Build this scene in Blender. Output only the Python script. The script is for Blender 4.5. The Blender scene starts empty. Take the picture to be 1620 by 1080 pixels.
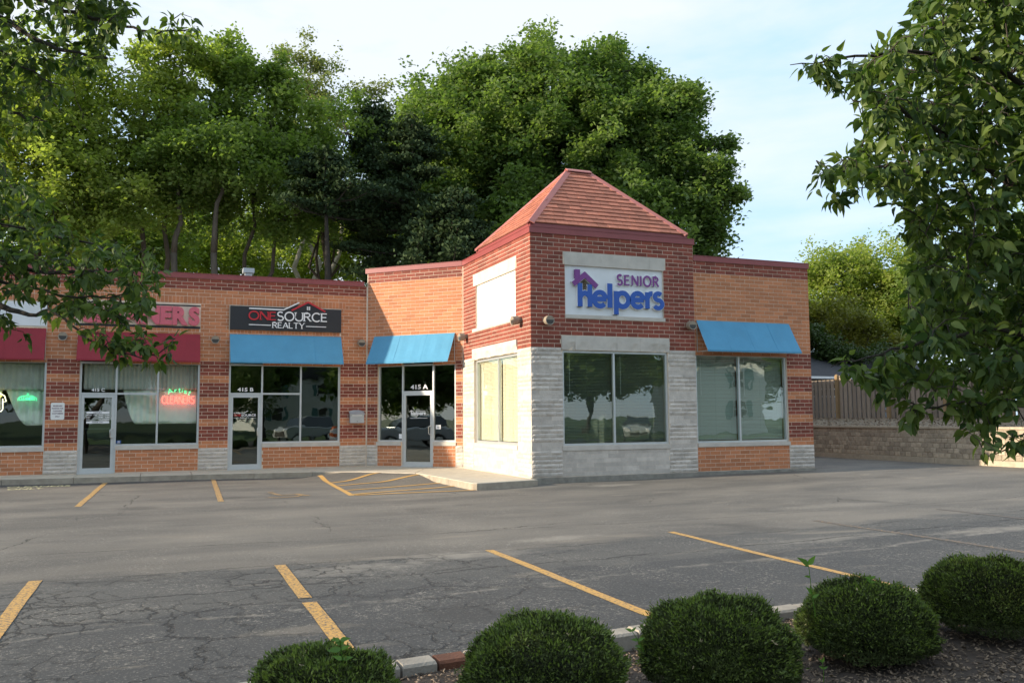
import bpy, math, random
import numpy as np
from mathutils import Vector
random.seed(7); rng = np.random.default_rng(11)
SC = bpy.context.scene; COL = SC.collection
# ------------------------------------------------------------------ camera
F_PX = 1388.53
CAM = np.array([-5.87627, -26.17092, 1.38462])
CR = np.array([0.92695926, -0.3750868, -0.00751223]); CU = np.array([-0.02560685, -0.08323459, 0.99620093]); CF = np.array([0.37428709, 0.92324531, 0.08675987])
cd = bpy.data.cameras.new('camera'); cam = bpy.data.objects.new('camera', cd); COL.objects.link(cam)
from mathutils import Matrix
M = Matrix(((CR[0], CU[0], -CF[0], CAM[0]), (CR[1], CU[1], -CF[1], CAM[1]), (CR[2], CU[2], -CF[2], CAM[2]), (0, 0, 0, 1)))
cam.matrix_world = M
cd.sensor_width = 36; cd.lens = 36*F_PX/1620; cd.clip_start = .05; cd.clip_end = 3000
SC.camera = cam
# ------------------------------------------------------------------ sky and sun
SUN_EL = math.radians(15.1); SUN_TO = Vector((-1.0, .102, .272)).normalized()
w = bpy.data.worlds.new('World'); SC.world = w; w.use_nodes = True
nt = w.node_tree; N = nt.nodes; L = nt.links; N.clear()
sky = N.new('ShaderNodeTexSky'); sky.sky_type = 'NISHITA'; sky.sun_disc = False
sky.sun_elevation = SUN_EL; sky.sun_rotation = math.atan2(SUN_TO.x, SUN_TO.y)
sky.air_density = 1.0; sky.dust_density = .6; sky.ozone_density = 1.5
tc = N.new('ShaderNodeTexCoord'); mp = N.new('ShaderNodeMapping'); mp.inputs['Scale'].default_value = (1.1, 1.1, 3.6); mp.inputs['Location'].default_value = (.9, .6, .45)
nz = N.new('ShaderNodeTexNoise'); nz.inputs['Scale'].default_value = 1.7; nz.inputs['Detail'].default_value = 7; nz.inputs['Roughness'].default_value = .55; nz.inputs['Distortion'].default_value = .4
cr = N.new('ShaderNodeValToRGB'); e = cr.color_ramp.elements; e[0].position = .38; e[0].color = (4.7, 6.9, 9.3, 1); e[1].position = .60; e[1].color = (7.7, 8.1, 8.7, 1)
mx = N.new('ShaderNodeMix'); mx.data_type = 'RGBA'; mx.inputs[0].default_value = .80
bg = N.new('ShaderNodeBackground'); bg.inputs[1].default_value = .074
wo = N.new('ShaderNodeOutputWorld')
L.new(tc.outputs['Generated'], mp.inputs[0]); L.new(mp.outputs[0], nz.inputs[0]); L.new(nz.outputs[0], cr.inputs[0])
L.new(cr.outputs[0], mx.inputs[7]); L.new(sky.outputs[0], mx.inputs[6]); L.new(mx.outputs[2], bg.inputs[0]); L.new(bg.outputs[0], wo.inputs[0])
sd = bpy.data.lights.new('sun', 'SUN'); sd.energy = 3.9; sd.angle = math.radians(.55); sd.color = (1.0, .85, .66)
so = bpy.data.objects.new('sun', sd); COL.objects.link(so); so.rotation_euler = SUN_TO.to_track_quat('Z', 'Y').to_euler(); so.location = (-30, 4, 20)
vs = SC.view_settings; vs.view_transform = 'Standard'; vs.look = 'None'; vs.gamma = 1; vs.exposure = 1.0; vs.use_curve_mapping = False
SC.render.engine = 'CYCLES'
SC.cycles.max_bounces = 7; SC.cycles.diffuse_bounces = 3; SC.cycles.glossy_bounces = 3; SC.cycles.transparent_max_bounces = 12

def at(px, py, depth):
    """a point of the place, from its bearing in the photograph and its distance"""
    return CAM + (CF + (px-810)/F_PX*CR - (py-540)/F_PX*CU)*depth
# ------------------------------------------------------------------ materials
MATS = {}
def mat(name, col, rough=.7, var=0.0, spec=.5, metal=0.0, noise=0.0, nscale=8.0, bump=0.0, bscale=40.0, island=False, objvar=False, col2=None, emit=None, trans=0.0, faceattr=False, stretch=None):
    """procedural principled: base colour, varied per piece and by noise, with fine bump"""
    if name in MATS: return MATS[name]
    m = bpy.data.materials.new(name); m.use_nodes = True; t = m.node_tree; n = t.nodes; l = t.links
    b = n['Principled BSDF']; b.inputs['Roughness'].default_value = rough; b.inputs['Metallic'].default_value = metal
    b.inputs['Specular IOR Level'].default_value = spec
    out = n['Material Output']
    c4 = (*col, 1); cur = None
    rgb = n.new('ShaderNodeRGB'); rgb.outputs[0].default_value = c4; cur = rgb.outputs[0]
    geo = n.new('ShaderNodeNewGeometry')
    tcn = n.new('ShaderNodeTexCoord'); src = tcn.outputs['Object']
    if stretch:
        mpn = n.new('ShaderNodeMapping'); mpn.inputs['Scale'].default_value = stretch; l.new(geo.outputs['Position'], mpn.inputs[0]); src = mpn.outputs[0]
    else: src = geo.outputs['Position']
    if var > 0:
        oi = n.new('ShaderNodeObjectInfo'); ad = n.new('ShaderNodeMath'); ad.operation = 'ADD'
        if faceattr:
            fa = n.new('ShaderNodeAttribute'); fa.attribute_name = 'v'; l.new(fa.outputs['Fac'], ad.inputs[0])
        else: l.new(geo.outputs['Random Per Island'], ad.inputs[0])
        if objvar: l.new(oi.outputs['Random'], ad.inputs[1])
        else: ad.inputs[1].default_value = 0
        fr = n.new('ShaderNodeMath'); fr.operation = 'FRACT'; l.new(ad.outputs[0], fr.inputs[0])
        mixv = n.new('ShaderNodeMix'); mixv.data_type = 'RGBA'
        lo = col2 if col2 else tuple(c*(1-var) for c in col)
        hi = col if col2 else tuple(min(1, c*(1+var)) for c in col)
        mixv.inputs[6].default_value = (*lo, 1); mixv.inputs[7].default_value = (*hi, 1)
        l.new(fr.outputs[0], mixv.inputs[0]); cur = mixv.outputs[2]
    if noise > 0:
        nn = n.new('ShaderNodeTexNoise'); nn.inputs['Scale'].default_value = nscale; nn.inputs['Detail'].default_value = 6; nn.inputs['Roughness'].default_value = .6
        l.new(src, nn.inputs['Vector'])
        mr = n.new('ShaderNodeMapRange'); mr.inputs[1].default_value = .25; mr.inputs[2].default_value = .75; mr.inputs[3].default_value = 1-noise; mr.inputs[4].default_value = 1+noise
        l.new(nn.outputs[0], mr.inputs[0])
        mu = n.new('ShaderNodeMix'); mu.data_type = 'RGBA'; mu.blend_type = 'MULTIPLY'; mu.inputs[0].default_value = 1
        l.new(cur, mu.inputs[6]); l.new(mr.outputs[0], mu.inputs[7]); cur = mu.outputs[2]
    l.new(cur, b.inputs['Base Color'])
    if bump > 0:
        bn = n.new('ShaderNodeTexNoise'); bn.inputs['Scale'].default_value = bscale; bn.inputs['Detail'].default_value = 4; l.new(src, bn.inputs['Vector'])
        bu = n.new('ShaderNodeBump'); bu.inputs['Strength'].default_value = bump; bu.inputs['Distance'].default_value = .01
        l.new(bn.outputs[0], bu.inputs['Height']); l.new(bu.outputs[0], b.inputs['Normal'])
    if emit:
        b.inputs['Emission Color'].default_value = (*emit[0], 1); b.inputs['Emission Strength'].default_value = emit[1]
    if trans > 0:
        tr = n.new('ShaderNodeBsdfTranslucent'); ms = n.new('ShaderNodeMixShader'); ms.inputs[0].default_value = trans
        br = n.new('ShaderNodeMix'); br.data_type = 'RGBA'; br.blend_type = 'MULTIPLY'; br.inputs[0].default_value = 1; br.inputs[7].default_value = (1.5, 1.7, .7, 1)
        l.new(cur, br.inputs[6]); l.new(br.outputs[2], tr.inputs[0])
        l.new(b.outputs[0], ms.inputs[1]); l.new(tr.outputs[0], ms.inputs[2]); l.new(ms.outputs[0], out.inputs[0])
    MATS[name] = m; return m
def glass_mat(name, tint, strength=1.6):
    m = bpy.data.materials.new(name); m.use_nodes = True; t = m.node_tree; n = t.nodes; l = t.links
    n.remove(n['Principled BSDF'])
    tr = n.new('ShaderNodeBsdfTransparent'); tr.inputs[0].default_value = (*tint, 1)
    gl = n.new('ShaderNodeBsdfGlossy'); gl.inputs['Roughness'].default_value = .0; gl.inputs[0].default_value = (.9, 1, .95, 1)
    fr = n.new('ShaderNodeFresnel'); fr.inputs[0].default_value = 1.5
    mu = n.new('ShaderNodeMath'); mu.operation = 'MULTIPLY'; mu.inputs[1].default_value = strength; mu.use_clamp = True
    geo = n.new('ShaderNodeNewGeometry'); nn = n.new('ShaderNodeTexNoise'); nn.inputs['Scale'].default_value = 1.6; l.new(geo.outputs['Position'], nn.inputs['Vector'])
    bu = n.new('ShaderNodeBump'); bu.inputs['Strength'].default_value = .04; bu.inputs['Distance'].default_value = .05; l.new(nn.outputs[0], bu.inputs['Height']); l.new(bu.outputs[0], gl.inputs['Normal'])
    inv = n.new('ShaderNodeMath'); inv.operation = 'SUBTRACT'; inv.inputs[0].default_value = 1; l.new(geo.outputs['Backfacing'], inv.inputs[1]); mu2 = n.new('ShaderNodeMath'); mu2.operation = 'MULTIPLY'; l.new(mu.outputs[0], mu2.inputs[0]); l.new(inv.outputs[0], mu2.inputs[1])
    ms = n.new('ShaderNodeMixShader'); l.new(fr.outputs[0], mu.inputs[0]); l.new(mu2.outputs[0], ms.inputs[0]); l.new(tr.outputs[0], ms.inputs[1]); l.new(gl.outputs[0], ms.inputs[2])
    l.new(ms.outputs[0], n['Material Output'].inputs[0]); return m
# brick and stone
m_dark = mat('dark red brick', (.235, .058, .035), .8, var=.26, objvar=True, noise=.15, nscale=18, bump=.5, bscale=90)
m_tan = mat('orange brick', (.51, .200, .090), .8, var=.16, objvar=True, noise=.12, nscale=18, bump=.5, bscale=90)
m_mortar = mat('mortar', (.68, .57, .45), .9, noise=.25, nscale=2.2, bump=.4, bscale=120)
m_stone = mat('limestone', (.55, .50, .44), .85, var=.14, objvar=True, noise=.16, nscale=7, bump=.8, bscale=55)
m_stonetrim = mat('limestone trim', (.54, .50, .44), .8, noise=.14, nscale=3.5, bump=.35, bscale=70)
m_fdn = mat('foundation concrete', (.27, .25, .21), .9, noise=.35, nscale=4, bump=.5, bscale=50)
m_coping = mat('maroon metal', (.27, .062, .06), .42, noise=.1, nscale=2, bump=.05, bscale=5)
m_hip = mat('faded maroon metal', (.42, .135, .11), .45, noise=.12, nscale=3)
m_shingle = mat('terracotta shingle', (.40, .150, .095), .85, var=.22, objvar=True, noise=.18, nscale=12, bump=.5, bscale=60)
m_alu = mat('aluminium frame', (.60, .62, .62), .38, metal=.55, noise=.06, nscale=5)
m_white = mat('white enamel', (.82, .82, .79), .4, noise=.04, nscale=3)
m_signwhite = mat('aged white panel', (.74, .76, .77), .45, noise=.08, nscale=2.2)
m_black = mat('black sign panel', (.018, .019, .022), .5, noise=.1, nscale=3)
m_blue = mat('blue awning canvas', (.080, .29, .46), .75, noise=.09, nscale=2.0, bump=.35, bscale=5)
m_red = mat('crimson awning canvas', (.26, .018, .030), .75, noise=.10, nscale=2.0, bump=.35, bscale=5)
m_tube = mat('galvanised tube', (.6, .6, .58), .4, metal=.7)
m_lamp = mat('bronze lamp housing', (.30, .25, .19), .55, noise=.15, nscale=12)
m_lens = mat('dark lamp lens', (.045, .04, .035), .35)
m_roofflat = mat('flat roof membrane', (.22, .22, .21), .9, noise=.2)
m_inside = mat('interior plaster', (.34, .33, .30), .9, noise=.05)
m_insidefloor = mat('interior carpet', (.07, .07, .07), .95)
g_dark = glass_mat('tinted window glass', (.55, .62, .60), 4.2)
g_mid = glass_mat('lightly tinted window glass', (.85, .90, .87), 4.0)
g_pale = glass_mat('reflective window glass', (.94, .96, .94), 5.0)
g_clear = glass_mat('clear window glass', (.96, .97, .95), 1.9)
m_letred = mat('red letter', (.55, .02, .03), .4); m_letpink = mat('faded red letter', (.62, .13, .17), .5, noise=.1)
m_letwhite = mat('white letter', (.85, .85, .85), .45); m_letblue = mat('blue letter', (.02, .095, .42), .35); m_letpurp = mat('purple letter', (.20, .045, .24), .4, noise=.1)
m_letback = mat('letter edge white', (.8, .8, .8), .4); m_steel = mat('brushed steel', (.62, .62, .60), .3, metal=.9)
# ------------------------------------------------------------------ mesh helpers
class MB:
    def __init__(s): s.v = []; s.f = []; s.m = []; s.mats = []
    def mi(s, m):
        if m not in s.mats: s.mats.append(m)
        return s.mats.index(m)
    def add(s, vs_, fs_, m=None):
        o = len(s.v); s.v += [tuple(map(float, q)) for q in vs_]; s.f += [tuple(i+o for i in f) for f in fs_]
        k = s.mi(m) if m else 0; s.m += [k]*len(fs_)
    def hexa(s, c, m=None):  # 8 corners: bottom 4 ccw, top 4 ccw
        s.add(c, [(0, 3, 2, 1), (4, 5, 6, 7), (0, 1, 5, 4), (1, 2, 6, 5), (2, 3, 7, 6), (3, 0, 4, 7)], m)
    def box(s, x0, x1, y0, y1, z0, z1, m=None):
        s.hexa([(x0, y0, z0), (x1, y0, z0), (x1, y1, z0), (x0, y1, z0), (x0, y0, z1), (x1, y0, z1), (x1, y1, z1), (x0, y1, z1)], m)
    def tube(s, pts, r, n=8, m=None, r1=None, cap=True):
        P = [Vector(p) for p in pts]; k = len(P); o = []
        R = r if isinstance(r, (list, tuple)) else [r + ((r1 if r1 is not None else r)-r)*i/max(1, k-1) for i in range(k)]
        prev = None
        for i, p in enumerate(P):
            d = (P[min(i+1, k-1)]-P[max(i-1, 0)]).normalized()
            if prev is None:
                a = d.orthogonal().normalized()
            else:
                a = (prev - d*prev.dot(d)); a = a.normalized() if a.length > 1e-6 else d.orthogonal().normalized()
            prev = a; b = d.cross(a)
            o.append([p + (a*math.cos(2*math.pi*j/n)+b*math.sin(2*math.pi*j/n))*R[i] for j in range(n)])
        vs_ = [q for ring in o for q in ring]; fs_ = []
        for i in range(k-1):
            for j in range(n): fs_.append((i*n+j, i*n+(j+1) % n, (i+1)*n+(j+1) % n, (i+1)*n+j))
        if cap: fs_ += [tuple(reversed(range(n))), tuple((k-1)*n+j for j in range(n))]
        s.add(vs_, fs_, m)
    def build(s, name, m=None, parent=None, smooth=False):
        me = bpy.data.meshes.new(name); me.from_pydata(s.v, [], s.f)
        ml = s.mats if s.mats else [m]
        for q in ml: me.materials.append(q)
        if len(ml) > 1: me.polygons.foreach_set('material_index', s.m)
        if smooth: me.polygons.foreach_set('use_smooth', [True]*len(me.polygons))
        me.update(); return put(name, me, parent)
def put(name, me, parent=None):
    o = bpy.data.objects.new(name, me); COL.objects.link(o)
    if parent is not None: o.parent = parent; o.matrix_parent_inverse = Matrix.Identity(4); o['_'] = 0; del o['_']
    return o
def empty(name, loc, label=None, cat=None, group=None, kind=None):
    o = bpy.data.objects.new(name, None); COL.objects.link(o); o.location = loc; return tag(o, label, cat, group, kind)
def tag(o, label=None, cat=None, group=None, kind=None):
    if label: o['label'] = label
    if cat: o['category'] = cat
    if group: o['group'] = group
    if kind: o['kind'] = kind
    return o
def child(o, parent):   # parent keeping world-space coordinates of the mesh (parent only translated)
    o.parent = parent; o.location = Vector(o.location) - Vector(parent.location); return o
def ch(mb, name, parent, m=None, smooth=False, label=None, kind=None):
    """build a part whose vertices are in world coordinates under a thing that may be translated (and its parent)"""
    o = mb.build(name, m, None, smooth); off = Vector((0, 0, 0)); p = parent
    while p is not None: off += Vector(p.location); p = p.parent
    o.parent = parent; o.location = -off
    if label: o['label'] = label
    if kind: o['kind'] = kind
    return o
def np_mesh(name, V, Fq, m, v=None, smooth=False):
    """fast mesh: V (n,3), Fq (k,4) or (k,3)"""
    me = bpy.data.meshes.new(name); k = Fq.shape[1]; nf = len(Fq)
    me.vertices.add(len(V)); me.vertices.foreach_set('co', np.ascontiguousarray(V, dtype=np.float32).ravel())
    me.loops.add(nf*k); me.loops.foreach_set('vertex_index', np.ascontiguousarray(Fq, dtype=np.int32).ravel())
    me.polygons.add(nf); me.polygons.foreach_set('loop_start', np.arange(0, nf*k, k, dtype=np.int32))
    if smooth: me.polygons.foreach_set('use_smooth', np.ones(nf, dtype=bool))
    me.materials.append(m); me.update(calc_edges=True)
    if v is not None:
        a = me.attributes.new('v', 'FLOAT', 'FACE'); a.data.foreach_set('value', v.astype(np.float32))
    return me
# wall frames: origin (x,y), direction along, outward normal
class WF:
    def __init__(s, ox, oy, dx, dy, nx, ny): s.o = (ox, oy); s.d = (dx, dy); s.n = (nx, ny)
    def p(s, a, out, z): return (s.o[0]+s.d[0]*a+s.n[0]*out, s.o[1]+s.d[1]*a+s.n[1]*out, z)
    def box(s, mb, a0, a1, o0, o1, z0, z1, m=None):
        c = [s.p(a0, o1, z0), s.p(a1, o1, z0), s.p(a1, o0, z0), s.p(a0, o0, z0), s.p(a0, o1, z1), s.p(a1, o1, z1), s.p(a1, o0, z1), s.p(a0, o0, z1)]
        mb.hexa(c, m)
C = .1016; BL = .3048; S2 = math.sqrt(.5)
AX = 2.2850; FY = -7.2262; FX1 = AX+4.572; WY = FY+.05; WX1 = FX1+3.717; LA = 3.2315; LT = 4.9411
WS = WF(0, 0, 1, 0, 0, -1)                 # strip: a = X (negative)
WA = WF(0, 0, S2, -S2, -S2, -S2)            # angled bay
WT = WF(AX, -AX, 0, -1, -1, 0)              # tower, left face
WFt = WF(AX, FY, 1, 0, 0, -1)               # tower, front face
WR = WF(FX1, WY, 1, 0, 0, -1)               # right wing

# ------------------------------------------------------------------ ground
def sm(t): t = max(0., min(1., t)); return t*t*(3-2*t)
def gz(x, y):
    z = -.17 + .0125*max(0, min(x, 18)-2)
    ax, ay, bx, by = -1.0, -2.45, .55, -4.0
    t = max(0, min(1, ((x-ax)*(bx-ax)+(y-ay)*(by-ay))/((bx-ax)**2+(by-ay)**2)))
    d = math.hypot(x-ax-t*(bx-ax), y-ay-t*(by-ay))
    z += (.135)*sm(1-d/1.5)
    return z + .006*math.sin(x*1.3+y*.7)*math.sin(y*1.1)
def asphalt():
    m = bpy.data.materials.new('weathered asphalt'); m.use_nodes = True; t = m.node_tree; n = t.nodes; l = t.links
    b = n['Principled BSDF']; b.inputs['Roughness'].default_value = .82; b.inputs['Specular IOR Level'].default_value = .35
    geo = n.new('ShaderNodeNewGeometry'); P = geo.outputs['Position']
    def noise(scale, detail=5, rough=.6, st=None, dist=0):
        q = n.new('ShaderNodeTexNoise'); q.inputs['Scale'].default_value = scale; q.inputs['Detail'].default_value = detail; q.inputs['Roughness'].default_value = rough; q.inputs['Distortion'].default_value = dist
        if st:
            mm = n.new('ShaderNodeMapping'); mm.inputs['Scale'].default_value = st; l.new(P, mm.inputs[0]); l.new(mm.outputs[0], q.inputs['Vector'])
        else: l.new(P, q.inputs['Vector'])
        return q.outputs[0]
    def rng_(a, lo, hi, o0=0., o1=1.):
        q = n.new('ShaderNodeMapRange'); q.inputs[1].default_value = lo; q.inputs[2].default_value = hi; q.inputs[3].default_value = o0; q.inputs[4].default_value = o1; l.new(a, q.inputs[0]); return q.outputs[0]
    def math_(op, a, b_=None):
        q = n.new('ShaderNodeMath'); q.operation = op
        for i, x in enumerate((a, b_)):
            if x is None: continue
            if isinstance(x, (int, float)): q.inputs[i].default_value = x
            else: l.new(x, q.inputs[i])
        return q.outputs[0]
    def mix(f, a, b_, mode='MIX'):
        q = n.new('ShaderNodeMix'); q.data_type = 'RGBA'; q.blend_type = mode
        if isinstance(f, (int, float)): q.inputs[0].default_value = f
        else: l.new(f, q.inputs[0])
        for i, x in ((6, a), (7, b_)):
            if isinstance(x, tuple): q.inputs[i].default_value = (*x, 1)
            else: l.new(x, q.inputs[i])
        return q.outputs[2]
    sep = n.new('ShaderNodeSeparateXYZ'); l.new(P, sep.inputs[0]); X = sep.outputs[0]; Y = sep.outputs[1]
    big = noise(.35, 4, .55, (1, 2.2, 1)); mid = noise(1.7, 6, .65, (1, 1.8, 1)); streak = noise(.9, 7, .7, (.5, 2.4, 1), .5)
    base = mix(rng_(big, .38, .66), (.112, .104, .091), (.190, .172, .144))
    base = mix(rng_(streak, .50, .74, 0, .55), base, (.185, .165, .135))
    # sealed asphalt in the near left bays, with tree shade painted into its colour
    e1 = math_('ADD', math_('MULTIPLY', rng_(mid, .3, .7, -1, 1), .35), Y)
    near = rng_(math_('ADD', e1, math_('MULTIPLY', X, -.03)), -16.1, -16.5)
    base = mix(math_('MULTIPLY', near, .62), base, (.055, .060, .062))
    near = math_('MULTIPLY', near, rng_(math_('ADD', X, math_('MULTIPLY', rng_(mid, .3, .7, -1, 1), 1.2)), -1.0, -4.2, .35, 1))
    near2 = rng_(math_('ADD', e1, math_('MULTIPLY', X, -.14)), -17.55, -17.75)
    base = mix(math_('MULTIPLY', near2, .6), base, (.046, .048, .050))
    kerb = rng_(math_('ADD', Y, math_('MULTIPLY', rng_(big, .3, .7, -1, 1), .25)), -2.6, -2.0, 0, .75)
    base = mix(kerb, base, (.045, .045, .046))
    # pale aggregate speckle and sandy patches
    sp = noise(42, 3, .7); base = mix(rng_(sp, .55, .70, 0, .55), base, (.32, .30, .27))
    sp2 = noise(26, 4, .85); sppatch = rng_(noise(1.3, 4, .6), .46, .60)
    base = mix(math_('MULTIPLY', math_('MULTIPLY', rng_(sp2, .56, .62), sppatch), .7), base, (.36, .33, .28))
    sand = rng_(noise(.55, 5, .6, (1, 3.2, 1), .6), .60, .72, 0, .55); base = mix(sand, base, (.27, .235, .185))
    spd = noise(110, 2, .5); base = mix(rng_(spd, .30, .42, .45, 0), base, (.04, .04, .04))
    for (px_, py_, rx_, ry_, st_) in ((-3.9, -16.9, .75, .35, .4), (-2.6, -16.5, .9, .35, .5), (-1.0, -15.7, .7, .2, .4), (3.9, -8.4, .7, .3, .5), (2.2, -17.2, 1.3, .2, .35), (4.4, -17.6, 1.0, .25, .5), (5.2, -14.2, 1.6, .3, .25)):
        ex = math_('DIVIDE', math_('ADD', X, -px_), rx_); ey = math_('DIVIDE', math_('ADD', Y, -py_), ry_); d2 = math_('ADD', math_('MULTIPLY', ex, ex), math_('MULTIPLY', ey, ey))
        d2 = math_('ADD', d2, math_('MULTIPLY', rng_(noise(3.5, 5, .7), .3, .7, -1, 1), .7)); base = mix(rng_(d2, 0, 1.15, st_, 0), base, (.34, .31, .26))
    # oil stains
    oil = rng_(noise(.75, 2, .4), .66, .74, 0, .35); base = mix(oil, base, (.04, .038, .035))
    # cracks: alligator near left, sparse elsewhere
    wob = n.new('ShaderNodeTexNoise'); wob.inputs['Scale'].default_value = 2.2; wob.inputs['Detail'].default_value = 6; wob.inputs['Roughness'].default_value = .7; l.new(P, wob.inputs['Vector'])
    va = n.new('ShaderNodeVectorMath'); va.operation = 'SCALE'; va.inputs['Scale'].default_value = .55; l.new(wob.outputs['Color'], va.inputs[0])
    vb = n.new('ShaderNodeVectorMath'); vb.operation = 'ADD'; l.new(P, vb.inputs[0]); l.new(va.outputs[0], vb.inputs[1])
    def vor(scale, w0):
        q = n.new('ShaderNodeTexVoronoi'); q.feature = 'DISTANCE_TO_EDGE'; q.voronoi_dimensions = '2D'; q.inputs['Scale'].default_value = scale; l.new(vb.outputs[0], q.inputs['Vector'])
        return rng_(q.outputs['Distance'], 0, w0, 1, 0)
    c1 = vor(3.2, .065); c1b = vor(1.1, .022); c2 = vor(.30, .0055)
    allig = math_('MULTIPLY', near, rng_(math_('ADD', X, math_('MULTIPLY', rng_(mid, .3, .7, -1, 1), 2.0)), -2.4, -4.6))
    allig = math_('MULTIPLY', allig, rng_(noise(.8, 3), .36, .56))
    ck = math_('MAXIMUM', math_('MULTIPLY', c1, allig), math_('MULTIPLY', c1b, math_('MULTIPLY', near, rng_(noise(.5, 2), .40, .55))))
    ck = math_('MAXIMUM', ck, math_('MULTIPLY', c2, rng_(noise(.4, 2), .48, .60)))
    def seam(y0, k, wd, amp, st):   # long paving seams parallel to the kerb
        e = math_('ADD', Y, math_('MULTIPLY', X, k)); e = math_('ADD', e, math_('MULTIPLY', rng_(noise(1.3, 6, .7), .2, .8, -1, 1), amp))
        return math_('MULTIPLY', rng_(math_('ABSOLUTE', math_('ADD', e, -y0)), 0, wd, 1, 0), st)
    for y0, k, wd, amp, st in ((-14.6, .03, .022, .10, .8), (-16.35, .0, .020, .12, .9), (-17.3, -.06, .035, .16, .9), (-12.0, -.02, .012, .08, .6)):
        brk = rng_(noise(.7, 3, .5, (1, .1, 1)), .38, .5)
        ck = math_('MAXIMUM', ck, math_('MULTIPLY', seam(y0, k, wd, amp, st), brk))
    pale = seam(-18.2, -.10, .07, .16, .5)
    base = mix(math_('MULTIPLY', pale, rng_(noise(5, 4), .4, .6)), base, (.33, .30, .25))
    base = mix(math_('MULTIPLY', ck, .95), base, (.016, .015, .014))
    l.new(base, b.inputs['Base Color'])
    hb = math_('SUBTRACT', math_('MULTIPLY', noise(95, 3, .6), .5), math_('MULTIPLY', ck, 1.2))
    bu = n.new('ShaderNodeBump'); bu.inputs['Strength'].default_value = .55; bu.inputs['Distance'].default_value = .008; l.new(hb, bu.inputs['Height']); l.new(bu.outputs[0], b.inputs['Normal'])
    return m
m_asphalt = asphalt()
def curb_y(x): return -20.62 + (x+.2)*.098 - .05*math.sin(x*.5)      # centre line of the island kerb
def grid(name, x0, x1, nx, y0f, y1f, ny, zf, m, parent=None):
    xs = np.linspace(x0, x1, nx); V = []
    for x in xs:
        a, b = y0f(x), y1f(x)
        for j in range(ny):
            y = a+(b-a)*j/(ny-1); V.append((x, y, zf(x, y)))
    V = np.array(V); i, j = np.meshgrid(np.arange(nx-1), np.arange(ny-1), indexing='ij'); q = (i*ny+j).ravel()
    Fq = np.stack([q, q+ny, q+ny+1, q+1], 1)
    return put(name, np_mesh(name, V, Fq, m, smooth=True), parent)
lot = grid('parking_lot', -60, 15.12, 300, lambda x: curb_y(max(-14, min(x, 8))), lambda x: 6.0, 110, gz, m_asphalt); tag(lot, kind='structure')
m_grass = mat('lawn', (.055, .095, .025), .9, noise=.35, nscale=1.2, bump=.8, bscale=30)
m_soil = mat('mulch soil', (.065, .047, .034), .95, noise=.45, nscale=9, bump=1.0, bscale=30)
m_gravelsoil = mat('dry bank', (.21, .17, .12), .95, noise=.35, nscale=3, bump=1, bscale=18)
mb = MB(); mb.add([(-900, -900, -.55), (900, -900, -.55), (900, 900, -.55), (-900, 900, -.55)], [(0, 1, 2, 3)]); tag(mb.build('ground', m_grass), kind='structure')
bed = grid('planting_bed', -14, 8, 90, lambda x: -30.5, lambda x: curb_y(x)-.07, 45, lambda x, y: -.13+.035*math.sin(x*2.1+y)*math.sin(y*1.7)+.10*sm((curb_y(x)-.6-y)/3), m_soil); tag(bed, kind='structure')
def bedz(x, y): return -.13+.035*math.sin(x*2.1+y)*math.sin(y*1.7)+.10*sm((curb_y(x)-.6-y)/3)
# mulch chips
def chips(name, n_, xr, yr, zf, m, lo, hi):
    x = rng.uniform(*xr, n_); y = rng.uniform(*yr, n_); z = np.array([zf(a, b) for a, b in zip(x, y)])+.004
    L_ = rng.uniform(lo, hi, n_); W_ = L_*rng.uniform(.3, .9, n_); th = rng.uniform(0, 6.28, n_); ti = rng.normal(0, .35, n_)
    c, s_ = np.cos(th), np.sin(th); base = np.stack([x, y, z+.003+np.abs(np.sin(ti))*L_*.4], 1)
    u = np.stack([c*np.cos(ti), s_*np.cos(ti), np.sin(ti)], 1)*L_[:, None]/2; v_ = np.stack([-s_, c, rng.normal(0, .3, n_)], 1)*W_[:, None]/2
    t_ = np.array([0, 0, 1.])*(.0025)
    V = np.stack([base-u-v_, base+u-v_*.6, base+u+v_, base-u*.8+v_, base-u-v_+t_, base+u-v_*.6+t_, base+u+v_+t_, base-u*.8+v_+t_], 1).reshape(-1, 3)
    k = np.arange(n_)[:, None]*8
    Fq = np.concatenate([k+np.array([4, 5, 6, 7]), k+np.array([0, 1, 5, 4]), k+np.array([1, 2, 6, 5]), k+np.array([2, 3, 7, 6]), k+np.array([3, 0, 4, 7])], 0)
    vv = np.tile(rng.random(n_), 5)
    return put(name, np_mesh(name, V, Fq, m, vv))
m_chip = mat('bark chips', (.34, .25, .17), .9, var=.9, col2=(.05, .035, .025), faceattr=True)
tag(chips('bark_mulch', 42000, (-7.5, 3.2), (-24.2, -20.3), lambda a, b: bedz(a, b) if b < curb_y(a)-.09 else -.3, m_chip, .006, .030), kind='stuff', label='brown bark mulch scattered over the planting bed')

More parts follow.
